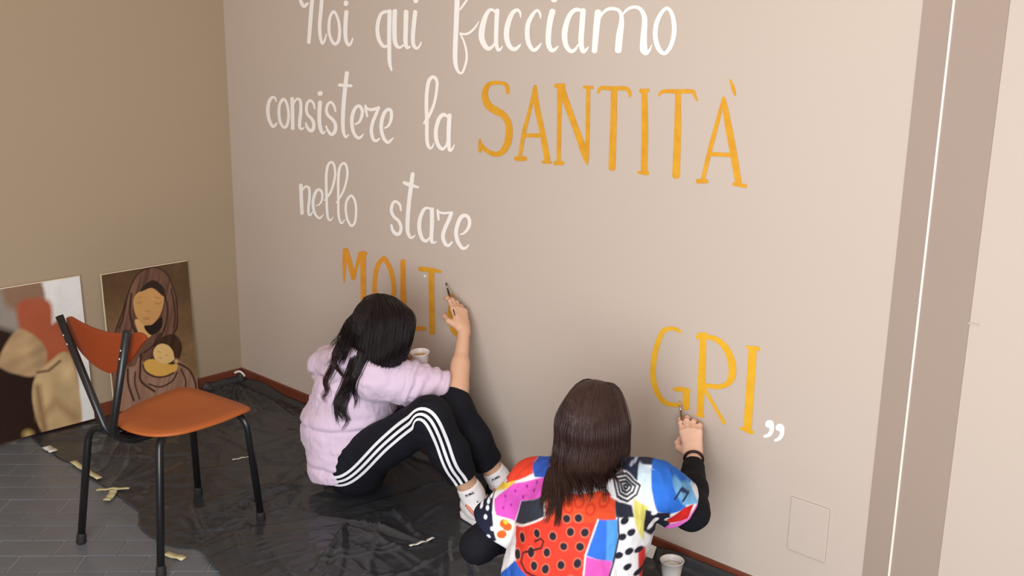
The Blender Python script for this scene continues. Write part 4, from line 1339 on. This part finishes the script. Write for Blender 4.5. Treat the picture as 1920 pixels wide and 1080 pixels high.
S.chain([sh_l, el_l, cl], [.074, .064, .050], .03)
S.cut(cl + unit(wr_l - el_l) * .02, unit(wr_l - el_l), 0.085)
# hood lying on the upper back
hb = from_view(622, 668, -0.375)
S.chain([from_view(690, 664, -0.42), from_view(640, 672, -0.435), from_view(604, 684, -0.39), from_view(612, 672, -0.30), from_view(668, 650, -0.24)], [.028, .036, .042, .040, .028], .03)
S.chain([from_view(650, 690, -0.42), from_view(622, 690, -0.37), from_view(640, 676, -0.30)], [.05, .06, .05], .04)
S.cap(hem - np.array((.0, 0, .02)), a_hip[0] + np.array((-.055, .0, -.025)), .135, .128, .04)
S.cut(hem - np.array((0, 0, .026)), (0.16, 0.05, -1), 0.27)
for q0, q1 in ((from_view(576, 692, -.37), from_view(592, 702, -.45)), (from_view(592, 702, -.45), from_view(622, 708, -.50)), (from_view(622, 708, -.50), from_view(650, 700, -.52))):
    S.cap(q0, q1, .007, .007, .014, sub=True)
S.cap(c7 + (head_c - c7) * .30, c7 + (head_c - c7) * .75, .048, .05, .012, sub=True)
V, F = S.mesh(2)
V = drape(V, F, 0.0070, 11, (1, 1, 1.7), 2.0)
V = drape(V, F, 0.0028, 30, (1.3, 1.3, .8), 7.0)
# ribbed waistband pulled in a little
hz = hem[2] - .016
N = normals(V, F)
bandm = np.exp(-((V[:, 2] - (hz + .040)) / .010) ** 2) * (np.hypot(V[:, 0] - hem[0], V[:, 1] - hem[1]) < .2)
V = V - N * (bandm * .009)[:, None]
fz = V[:, 2] - .285 - .10 * ((V - waist) @ unit((.73, .68, 0))) + .008 * vnoise(V * 9)
near_w = np.hypot(V[:, 0] - waist[0], V[:, 1] - waist[1]) < .24
V = V + N * ((np.exp(-((fz - .02) / .018) ** 2) * .006 - np.exp(-(fz / .007) ** 2) * .007) * near_w)[:, None]
dist_arm = np.linalg.norm(np.cross(V - sh_r, el_dir), axis=1); along = (V - sh_r) @ el_dir
fold = np.where((along > .10) & (dist_arm < .11), np.sin(along * 165 + 3 * vnoise(V * 14)) * .0042, 0)
V = V + N * fold[:, None]
hoodie_bvh = bvh_of(V, F)
hoodie = make_mesh('hoodie', V, F, M['hoodie'], pa)

# trousers
S = Solid((1.12, -0.66, 0.0), (2.02, -0.01, 0.52), 0.005)
S.cap(pelvis - R_t * .07 - np.array((0, 0, .014)), pelvis + R_t * .07 - np.array((0, 0, .014)), .112, .112, .05)
ends = []
for k in (0, 1):
    sh = unit(a_ank[k] - a_knee[k])
    end = a_ank[k] - sh * .085 if k == 0 else a_ank[k] - sh * .075
    ends.append((end, sh))
    S.chain([a_hip[k], a_knee[k]], [.097, .070], .05)
    S.chain([a_knee[k], a_knee[k] * .55 + a_ank[k] * .45, end], [.070, .064, .052], .03)
    S.cut(end, sh, 0.075)
S.cut((1.5, -.4, 0.013), (0, 0, -1), 1.0)
V, F = S.mesh(2)
V = drape(V, F, 0.0035, 15, (1, 1, 1), 4.0)
V[:, 2] = np.maximum(V[:, 2], 0.012)
trousers_bvh = bvh_of(V, F)
trousers = make_mesh('trousers', V, F, M['trousers'], pa)
lat0 = unit((0.62, -0.78, 0.10))
leg_path = [a_hip[0] + np.array((-.075, -.02, -.040)), a_hip[0] + np.array((0.03, 0, -0.005)), a_hip[0] * .5 + a_knee[0] * .5 + np.array((0, 0, .020)), a_hip[0] * .10 + a_knee[0] * .90 + np.array((0, 0, .036)), a_knee[0] * .94 + a_ank[0] * .06 + np.array((0.012, 0, .030)), a_knee[0] * .5 + a_ank[0] * .5, ends[0][0] - ends[0][1] * .006]
limb_stripes(trousers, leg_path, lat0, trousers_bvh, (-.018, 0.0, .018), .0095, 'stripe', 'stripe')

# socks and shoes
for k in (0, 1):
    sh = ends[k][1]
    top = a_ank[k] - sh * .052
    S = Solid(a_ank[k] - .17, a_ank[k] + .22, 0.004)
    S.chain([top - sh * .02, a_ank[k] - sh * .012, a_ank[k] + np.array((.02, 0, -.04))], [.041, .040, .038], .02)
    S.cap(a_ank[k] + np.array((.0, 0, -.035)), a_ank[k] + np.array((.10, 0, -.06)), .032, .026, .02)
    S.cut(top, -sh, 0.075)
    V, F = S.mesh(2)
    V = drape(V, F, .0012, 60, (.4, .4, 1.4), k)
    sb = bvh_of(V, F)
    sock = make_mesh('sock', V, F, M['sock'], pa)
    o = top + sh * .026
    dirc = unit((0.66, -0.74, 0.12))
    h = sb.ray_cast(Vector(o + dirc * .2), Vector(-dirc), .3)
    if h[0] is not None:
        ey = -sh; ex = unit(np.cross(ey, dirc))
        word_on(sock, 'PUMA', np.array(h[0]) + dirc * .0022, ex, ey, 0.009, 'sock_print')
    shoe(pa, a_ank[k] + np.array((0.0, 0, 0)), (1.0, -0.10 if k == 0 else 0.02), k, 'shoe_white' if k == 0 else 'shoe_black')

# hair: cap with long wavy locks
S = Solid(head_c - .2, head_c + .2, 0.005)
S.ell(head_c + hu * .022 - hf * .012, (hr, hf, hu), (.084, .100, .100), .02)
S.ell(head_c - hu * .045 - hf * .040, (hr, hf, hu), (.066, .045, .072), .03)
S.ell(head_c + hf * .085 - hu * .035, (hr, hf, hu), (.060, .060, .075), .02, sub=True)
V, F = S.mesh(2)
cap_bvh = bvh_of(V, F)
hair = make_mesh('hair', V, F, M['hair_dark'], pa)
TO_CAM = unit((0.66, -0.72, 0.22))
def G(*rows):
    return [from_view(u, v, y) for u, v, y in rows]
shellA = (head_c + hu * .022 - hf * .012, (hr, hf, hu), (.086, .102, .102))
ga = [G((752, 566, -.33), (775, 592, -.36), (771, 628, -.37), (762, 656, -.36), (753, 684, -.33), (744, 716, -.29)),
      G((738, 557, -.33), (762, 588, -.38), (762, 636, -.40), (752, 664, -.40), (743, 692, -.37), (735, 724, -.32)),
      G((722, 552, -.33), (740, 588, -.40), (738, 640, -.42), (732, 670, -.43), (724, 702, -.40), (716, 738, -.36)),
      G((708, 551, -.33), (714, 592, -.40), (710, 648, -.43), (704, 680, -.45), (696, 708, -.43), (688, 742, -.39)),
      G((696, 553, -.33), (690, 598, -.40), (686, 648, -.43), (680, 682, -.45), (672, 708, -.47), (664, 730, -.49)),
      G((686, 557, -.33), (668, 604, -.38), (666, 648, -.41), (664, 680, -.44), (658, 706, -.47), (652, 728, -.49)),
      G((682, 560, -.32), (656, 608, -.36), (652, 642, -.39), (648, 668, -.42), (640, 690, -.44), (634, 706, -.46))]
V1, F1 = strands(ga, 330, 11, .0011, .0055, wave=.003, wavelen=.11, bvhs=(cap_bvh,), out=TO_CAM, gap=.005, from_row=2, tip_var=.08, sides=3, shell=shellA)
make_mesh('hair_strands', V1, F1, M['hair_dark'], hair)
for n_, (pts, cnt, spr, wv, wl, mt) in enumerate((
        (((682, 575), (664, 604), (652, 632), (646, 655), (640, 675), (632, 690)), 120, .009, .005, .09, 'hair_dark'),
        (((690, 600), (676, 650), (661, 694), (651, 723), (643, 745), (641, 764), (649, 781), (661, 792)), 80, .008, .007, .075, 'hair_dark'),
        (((700, 600), (684, 655), (666, 694), (656, 713), (639, 747), (635, 761), (637, 778), (639, 795)), 70, .008, .008, .070, 'hair_dark'),
        (((676, 590), (648, 630), (630, 658), (627, 680), (618, 699), (611, 714), (619, 730), (611, 742), (621, 753)), 42, .005, .008, .060, 'hair_curl'),
        (((664, 610), (640, 650), (632, 682), (639, 699), (649, 713), (651, 728)), 26, .004, .006, .06, 'hair_curl'),
        (((710, 620), (695, 660), (680, 689), (666, 713), (662, 733), (668, 752), (662, 768)), 46, .006, .008, .065, 'hair_dark'),
        (((684, 570), (656, 600), (644, 620), (636, 636), (624, 643), (616, 655)), 34, .007, .007, .05, 'hair_dark'),
        (((680, 575), (650, 606), (640, 640), (630, 660), (622, 676), (606, 690)), 24, .005, .008, .05, 'hair_curl'),
        (((690, 640), (668, 690), (656, 740), (648, 770), (654, 790), (640, 806)), 18, .004, .009, .05, 'hair_curl'))):
    base_ = [from_view(u, v, -.36 - .13 * min(1, i / 3)) for i, (u, v) in enumerate(pts)]
    d_ = np.array((.010, .006, 0)) if n_ < 2 else np.array((.005, .003, 0))
    V1, F1 = strands([[q - d_ for q in base_], [q + d_ for q in base_]], cnt, 30 + n_, .0014, spr, wave=wv, wavelen=wl, bvhs=(hoodie_bvh, cap_bvh), out=TO_CAM, gap=.006, from_row=1, tip_var=.3, sides=3, coherent=True, shell=shellA)
    make_mesh('hair_lock', V1, F1, M[mt], hair)

# cup of paint in the left hand, brush in the right
cup('paint_cup', tuple(cup_c - np.array((0, 0, .034))), (0.05, -0.12, 1), 0.070, 0.024, 0.034, 'white plastic cup of paint held in front of the hoodie', 'cup_paint', None)
brush(from_view(836, 530, -0.006), from_view(853, 592, -0.115), 'dark thin paint brush held by the person in the hoodie', r=.0032, tip_mat='dark_wood')

# ------------------------------------------------------------------ painter in the patchwork shirt
pb = thing('person', (2.66, -0.62, 0.0), 'person with long brown hair in a colourful patchwork shirt seated with back turned', 'person')
F_b = unit((-0.43, 0.90, 0)); R_b = unit((0.90, 0.43, 0)); U = np.array((0, 0, 1.0))
b_pel = np.array((2.680, -0.715, 0.135)); b_waist = np.array((2.680, -0.695, 0.27)); b_chest = np.array((2.675, -0.625, 0.42)); b_c7 = np.array((2.650, -0.575, 0.555))
b_head = from_view(1112, 800, -0.535)
bhf = unit(F_b * .9 + R_b * .18 - U * .30); bhu = unit(U + F_b * .3)
bs_r = b_c7 + R_b * .165 - U * .045 + F_b * .01; bs_l = b_c7 - R_b * .158 - U * .088
be_r = from_view(1296, 960, -0.345); bw_r = from_view(1301, 853, -0.125)
be_l = from_view(896, 1022, -0.745); bw_l = np.array((2.42, -0.50, 0.26))
b_knee = [np.array((2.535, -0.320, 0.340)), np.array((2.395, -0.405, 0.325))]
b_ank = [np.array((2.445, -0.175, 0.100)), np.array((2.300, -0.255, 0.100))]
foot_dir = unit((-0.95, 0.25, 0))
b_hip = [b_pel + R_b * .09, b_pel - R_b * .09]
tip_b = from_view(1281, 772, -0.035)
S = Solid((2.20, -0.92, 0.0), (3.02, -0.005, 0.80), 0.0055, fine=[((2.50, -0.20, 0.40), (2.78, -0.005, 0.64))], hf=0.0024)
S.cap(b_pel - R_b * .06, b_pel + R_b * .06, .10, .10, .04)
S.chain([b_pel, b_waist, b_chest, b_c7 - U * .05], [.10, .095, .10, .07], .04, axis=R_b, wide=1.25)
S.cap(bs_l, bs_r, .046, .046, .04)
S.chain([b_c7 - U * .04, b_c7 + (b_head - b_c7) * .75], [.05, .045], .03)
bhr, bhf, bhu = head(S, b_head, bhf, bhu)
S.chain([bs_r, be_r, bw_r], [.042, .035, .022], .02)
S.chain([bs_l, be_l, bw_l], [.042, .035, .022], .02)
for k in (0, 1):
    S.chain([b_hip[k], b_knee[k], b_ank[k]], [.08, .055, .034], .03)
    S.cap(b_ank[k] - U * .05 - foot_dir * .01, b_ank[k] + foot_dir * .10 - U * .058, .024, .018, .03)
hand(S, bw_r, unit(tip_b - bw_r + np.array((0.016, 0.004, 0.0))), unit((0.42, -0.85, 0.30)), unit((-0.9, -0.3, 0.0)), [(10, 20, 14), (14, 24, 16), (18, 28, 18), (22, 30, 20)], thumb_in=0.4, scale=1.0)
hand(S, bw_l, unit(b_knee[1] + U * .06 - bw_l), unit((0.0, -0.2, 1.0)), unit((0.9, 0.1, 0.0)), [(15, 20, 12)] * 4, thumb_in=0.2)
V, F = S.mesh(1)
bodyb = make_mesh('body', V, F, M['skin'], pb, colors=skin_colours(V, b_head, bhr, bhf, bhu, np.array(lin((230, 190, 168)))))
eyes(bodyb, b_head, bhr, bhf, bhu)

# black long sleeves under the shirt
for s_, e_, w_, cut_end in ((bs_r, be_r, bw_r, .045), (bs_l, be_l, bw_l, .03)):
    lo = np.minimum(np.minimum(s_, e_), w_) - .12; hi = np.maximum(np.maximum(s_, e_), w_) + .12
    S = Solid(lo, hi, 0.0045)
    d_ = unit(w_ - e_); end = w_ - d_ * cut_end
    S.chain([s_, e_, e_ + (end - e_) * .45, end], [.048, .045, .042, .031], .02)
    S.cap(e_ - U * .004, e_ + d_ * .02, .046, .044, .02)
    S.cut(end, d_, .06)
    V, F = S.mesh(2); V = drape(V, F, .0025, 26, (1, 1, 1), 3.0)
    make_mesh('black_sleeve', V, F, M['black_knit'], pb)
dw = unit(bw_r - be_r)
a_ = np.cross(dw, U); a_ = unit(a_); b_ = np.cross(dw, a_)
c_ = bw_r - dw * .020
ring = [c_ + .0275 * (math.cos(t) * a_ + math.sin(t) * b_) for t in np.linspace(0, 2 * math.pi, 33)]
v, f = tube(ring, .0042, 8, caps=False)
make_mesh('wristband', v, f, M['band_dark'], pb)

# trousers and shoes (mostly hidden behind the shirt)
S = Solid((2.18, -0.92, 0.0), (2.98, -0.02, 0.52), 0.006)
S.cap(b_pel - R_b * .07 - U * .005, b_pel + R_b * .07 - U * .005, .118, .118, .05)
for k in (0, 1):
    d_ = unit(b_ank[k] - b_knee[k]); end = b_ank[k] - d_ * .02
    S.chain([b_hip[k], b_knee[k]], [.10, .068], .05); S.chain([b_knee[k], end], [.068, .05], .03)
    S.cut(end, d_, .07)
S.cut((2.6, -.5, 0.022), (0, 0, -1), 1.0)
V, F = S.mesh(2); V = drape(V, F, .003, 15, (1, 1, 1), 8.0)
make_mesh('trousers', V, F, M['black_knit'], pb)
for k in (0, 1):
    shoe(pb, b_ank[k] + np.array((0, 0, 0.0)) - foot_dir * .004, foot_dir, k + 5, 'shoe_black', .225)

# patchwork shirt, loose, short sleeved, with a collar
S = Solid((2.24, -0.98, 0.06), (3.06, -0.28, 0.70), 0.0026)
S.chain([b_pel + U * .02, b_waist], [.136, .136], .04, axis=R_b, wide=1.17)
S.chain([b_waist, b_chest, b_c7 - U * .055], [.136, .128, .088], .05, axis=R_b, wide=1.28)
S.cap(bs_l - U * .005, bs_r - U * .005, .066, .066, .06)
for s_, e_, fr in ((bs_r, be_r, .58), (bs_l, be_l, .70)):
    d_ = unit(e_ - s_); L = np.linalg.norm(e_ - s_)
    S.chain([s_, s_ + d_ * L * fr], [.068, .076], .03)
    S.cut(s_ + d_ * L * fr, d_, .125)
cn = b_c7 + (b_head - b_c7) * .18
S.chain([cn - R_b * .055 + F_b * .02 - U * .012, cn - R_b * .04 - F_b * .045 - U * .012, cn + R_b * .04 - F_b * .045 - U * .012, cn + R_b * .06 + F_b * .02 - U * .012], [.022, .024, .024, .022], .012)
S.cut(b_pel - U * .055, (0, 0, -1), .32)
V, F = S.mesh(2)
V = drape(V, F, .0065, 9, (1, 1, 1.2), 6.0)
V = drape(V, F, .0030, 26, (1, 1, .7), 1.0)
shirt_bvh = bvh_of(V, F)

# printed patches, laid out on the flat of the back (s across, t up)
B0 = b_chest - F_b * 0.13


def st(P):
    q = np.asarray(P) - B0
    return q @ R_b, q @ U


def back_st(cu, cv):
    u, v = 840 + cu / 2.7, 680 + cv / 2.7
    r = ROT @ np.array([u - 960.0, 540.0 - v, -FOCAL_PX])
    P = CAM + r * ((B0 - CAM).dot(F_b) / r.dot(F_b))
    h = shirt_bvh.ray_cast(Vector(CAM), Vector(r).normalized(), 6.0)
    if h[0] is not None: P = np.array(h[0])
    elif cu > 980 or cu < 320:
        o_ = (bs_r + be_r) / 2 if cu > 980 else (bs_l + be_l) / 2
        P = CAM + r * ((o_ - CAM).dot(F_b) / r.dot(F_b))
    return st(P)


def poly_st(pts):
    return [back_st(*p) for p in pts]


s_, t_ = st(V)
C = np.tile(L3(222, 222, 226), (len(V), 1))
nz = vnoise(V * 38)
wash = vnoise(V * 16 + 4)


def patch(pts, c, wob=0.08):
    global C
    c = tuple(x * .95 for x in c)
    p = poly_st(pts)
    d = near_line(s_, t_, p + [p[0]]); sd = np.where(in_poly(s_, t_, p), d, -d)
    m = np.clip(.5 + sd / .0032, 0, 1)[:, None]
    C = C * (1 - m) + m * (L3(*c)[None, :] * (1 + wob * wash[:, None]))


def line(pts, c, w, closed=False):
    global C
    p = poly_st(pts)
    if closed: p.append(p[0])
    m = np.clip(.5 + (w - near_line(s_, t_, p)) / .0026, 0, 1)[:, None]
    C = C * (1 - m) + m * L3(*c)[None, :]


def dots(pts, c, rx, rim=None):
    global C
    for p in pts:
        q = back_st(*p)
        d = np.hypot(s_ - q[0], (t_ - q[1]) * 1.05) * (1 + .1 * nz)
        for rr_, cc in ((rx * 1.22, rim), (rx, c)):
            if cc is None: continue
            m = np.clip(.5 + (rr_ - d) / .0028, 0, 1)[:, None]
            C = C * (1 - m) + m * L3(*cc)[None, :]


patch([(60, 380), (1300, 380), (1300, 470), (60, 470)], (44, 48, 66))
patch([(180, 620), (200, 380), (420, 380), (440, 500), (345, 590)], (222, 66, 44))
patch([(400, 380), (530, 380), (520, 520), (430, 520)], (40, 56, 120), .3)
patch([(1030, 545), (1040, 380), (1240, 380), (1330, 600), (1200, 640)], (48, 116, 220), .4)
patch([(345, 815), (490, 780), (520, 640), (770, 640), (850, 700), (850, 795), (760, 795), (695, 980), (690, 1400), (360, 1400), (345, 960)], (226, 62, 44))
patch([(490, 790), (500, 640), (770, 640), (850, 700), (850, 790)], (222, 78, 42))
for p in ((665, 705), (720, 745), (610, 735), (790, 700), (560, 690)):
    q = back_st(*p); d = np.hypot(s_ - q[0], t_ - q[1]); C[(np.abs(d - .011) < .0026)] = L3(196, 52, 30)
patch([(500, 480), (780, 480), (780, 640), (500, 640)], (222, 220, 224))
patch([(430, 500), (520, 490), (520, 590), (440, 580)], (52, 92, 190), .25)
patch([(290, 610), (340, 545), (440, 500), (430, 560), (340, 600)], (222, 66, 44))
patch([(240, 650), (270, 605), (345, 595), (330, 625)], (234, 198, 72))
patch([(235, 690), (330, 612), (495, 580), (495, 672), (370, 700), (335, 812), (240, 770)], (216, 84, 188), .12)
dots([(290, 675), (340, 650), (400, 625), (435, 650), (320, 720), (280, 735), (450, 605), (380, 680)], (150, 40, 130), .0035)
patch([(372, 700), (495, 668), (492, 780), (338, 815)], (48, 52, 62), .2)
patch([(240, 768), (335, 800), (330, 900), (235, 900)], (238, 232, 214))
dots([(285, 815), (300, 830), (272, 870)], (226, 96, 36), .013)
dots([(292, 806)], (238, 190, 60), .007)
patch([(40, 640), (245, 640), (245, 900), (180, 870), (40, 900)], (26, 29, 50))
dots([(205, 700), (180, 690), (222, 665), (200, 735), (170, 720), (225, 840), (205, 880), (190, 780), (232, 760)], (232, 234, 240), .006)
patch([(215, 930), (340, 840), (345, 1000), (345, 1400), (120, 1400), (190, 1080)], (238, 238, 240))
patch([(270, 1060), (340, 1000), (400, 1080), (360, 1200), (250, 1200)], (46, 98, 192), .2)
patch([(760, 795), (862, 795), (858, 900), (836, 1010), (695, 976)], (52, 112, 216), .2)
patch([(805, 797), (862, 797), (858, 900), (836, 1010), (800, 1000)], (84, 156, 226), .25)
patch([(695, 980), (832, 1004), (812, 1100), (806, 1400), (690, 1400)], (226, 92, 190), .2)
patch([(862, 780), (945, 780), (992, 900), (1000, 1400), (812, 1400), (838, 1010), (866, 880)], (240, 240, 242))
patch([(960, 930), (1000, 930), (1000, 1400), (970, 1100)], (214, 60, 52))
patch([(760, 430), (900, 430), (960, 500), (1040, 590), (1030, 640), (960, 600), (900, 545), (790, 530)], (42, 47, 68))
dots([(865, 465), (930, 510), (950, 490)], (170, 180, 200), .004)
patch([(970, 500), (1040, 540), (1035, 700), (960, 650)], (206, 226, 240), .2)
patch([(785, 545), (870, 540), (985, 620), (972, 672), (910, 724), (848, 692), (828, 600)], (242, 242, 242))
for k in (1.0, .68, .40, .15):
    c0_ = np.array((900, 628)); pts = [tuple(c0_ + k * (np.array(p) - c0_)) for p in ((835, 570), (900, 560), (972, 622), (955, 668), (908, 702), (858, 676))]
    line(pts, (30, 32, 42), .0024, True)
patch([(848, 694), (930, 722), (944, 782), (850, 782)], (40, 44, 58))
patch([(940, 690), (1015, 730), (1004, 800), (992, 900), (944, 800)], (228, 222, 120), .08)
patch([(1030, 535), (1110, 565), (1205, 620), (1205, 740), (1130, 765), (1060, 755), (1040, 690)], (48, 116, 220), .45)
patch([(1140, 575), (1235, 615), (1275, 690), (1190, 722), (1150, 650)], (120, 184, 232), .3)
patch([(1000, 745), (1125, 760), (1130, 845), (990, 850)], (34, 36, 52))
dots([(1045, 760), (1050, 795), (1112, 792), (1070, 830), (1030, 820)], (236, 238, 242), .007)
patch([(1105, 795), (1200, 732), (1245, 715), (1215, 790), (1120, 812)], (204, 38, 34))
patch([(1050, 860), (1125, 815), (1215, 788), (1260, 715), (1330, 700), (1330, 960), (1050, 960)], (226, 112, 200), .3)
line([(1150, 690), (1180, 640), (1215, 660), (1190, 700)], (40, 56, 90), .003)
dots([(600, 790), (660, 787), (450, 865), (530, 880), (620, 857), (693, 860), (376, 885), (420, 960), (500, 960), (585, 930), (668, 932), (352, 970), (435, 1030), (492, 1047), (572, 1025), (655, 1018), (520, 1110), (620, 1100), (440, 1120)], (38, 34, 44), .0098, (214, 120, 96))
dots([(882, 882), (927, 860), (866, 975), (918, 955), (908, 1035), (966, 945), (962, 1060), (895, 800), (880, 1110), (940, 1120)], (34, 34, 44), .0092)
line([(440, 905), (470, 890), (484, 905), (472, 938), (420, 952), (380, 962), (370, 1010), (395, 1060), (450, 1085)], (52, 28, 30), .0024)
line([(345, 815), (490, 782), (500, 650)], (236, 220, 214), .0021)
line([(760, 795), (695, 978), (690, 1400)], (236, 214, 208), .0021)
line([(862, 785), (866, 880), (838, 1010), (812, 1100)], (40, 44, 60), .0021)
shirt = make_mesh('patchwork_shirt', V, F, M['shirt'], pb, colors=np.clip(C, 0, 1))

# straight brown hair
S = Solid(b_head - .2, b_head + .2, 0.005)
S.ell(b_head + bhu * .022 - bhf * .012, (bhr, bhf, bhu), (.071, .098, .100), .02)
S.ell(b_head - bhu * .05 - bhf * .045, (bhr, bhf, bhu), (.064, .042, .080), .03)
S.ell(b_head + bhf * .085 - bhu * .035, (bhr, bhf, bhu), (.060, .060, .075), .02, sub=True)
V, F = S.mesh(2)
capb = bvh_of(V, F)
hairb = make_mesh('hair', V, F, M['hair_brown'], pb)
BACK = unit(-F_b + U * .12)
crown = b_head + bhu * .123
shellB = (b_head + bhu * .022 - bhf * .012, (bhr, bhf, bhu), (.074, .101, .102))
gd = []
for ph, tu, tv in ((-112, 1030, 885), (-90, 1022, 915), (-68, 1026, 955), (-48, 1040, 968), (-28, 1060, 955), (-8, 1082, 942), (12, 1102, 935), (32, 1120, 932), (52, 1136, 915), (72, 1150, 892), (92, 1162, 868), (112, 1170, 855)):
    a = math.radians(ph)
    h = -bhf * math.cos(a) + bhr * math.sin(a); h = unit(h - U * h.dot(U)); h = h - bhr * h.dot(bhr) * .14
    nx = b_head - U * .085 + h * .110
    tip = from_view(tu, tv, -0.76 + .05 * abs(math.sin(a)))
    mid = nx * .5 + tip * .5 - F_b * .012
    gd.append([crown + h * .012, b_head + bhu * .108 + h * .062, b_head + U * .035 + h * .104, b_head - U * .025 + h * .108, nx, mid, tip])
V1, F1 = strands(gd, 260, 21, .0011, .0040, bvhs=(shirt_bvh, capb), out=BACK, gap=.004, from_row=3, tip_var=.28, seg=4, tip_clump=.9, sides=3, shell=shellB)
make_mesh('hair_strands', V1, F1, M['hair_brown'], hairb)
for n_, (gi, mx, my, tx, ty, cnt) in enumerate(((1.4, 1034, 915, 1014, 950, 50), (2.2, 1044, 925, 1022, 990, 90), (3.0, 1054, 930, 1046, 998, 130), (3.4, 1060, 920, 1024, 975, 40), (4.2, 1068, 918, 1066, 962, 70), (5.0, 1086, 915, 1092, 948, 50),
                                           (6.0, 1104, 912, 1112, 942, 50), (7.0, 1124, 908, 1150, 938, 60), (7.6, 1134, 910, 1132, 952, 40), (8.6, 1148, 890, 1168, 912, 50), (6.4, 1108, 915, 1094, 962, 30), (9.6, 1160, 880, 1174, 898, 40))):
    k_ = int(gi); a_ = gi - k_
    base_ = [gd[k_][q] * (1 - a_) + gd[k_ + 1][q] * a_ for q in range(5)] + [from_view(mx, my, -.73), from_view(tx, ty, -.76)]
    d_ = R_b * .008
    V1, F1 = strands([[q - d_ for q in base_], [q + d_ for q in base_]], cnt, 60 + n_, .0011, .0030, wave=.003, wavelen=.16, bvhs=(shirt_bvh, capb), out=BACK, gap=(.013 if gi < 5 else .007), from_row=3, tip_var=.10, seg=4, tip_clump=1.8, sides=3, coherent=True, shell=shellB)
    make_mesh('hair_lock', V1, F1, M['hair_brown'], hairb)

brush(from_view(1274, 752, -0.006), from_view(1289, 872, -0.165), 'thin wooden paint brush tipped with yellow held by the person in the shirt', r=.0032, dark=False)
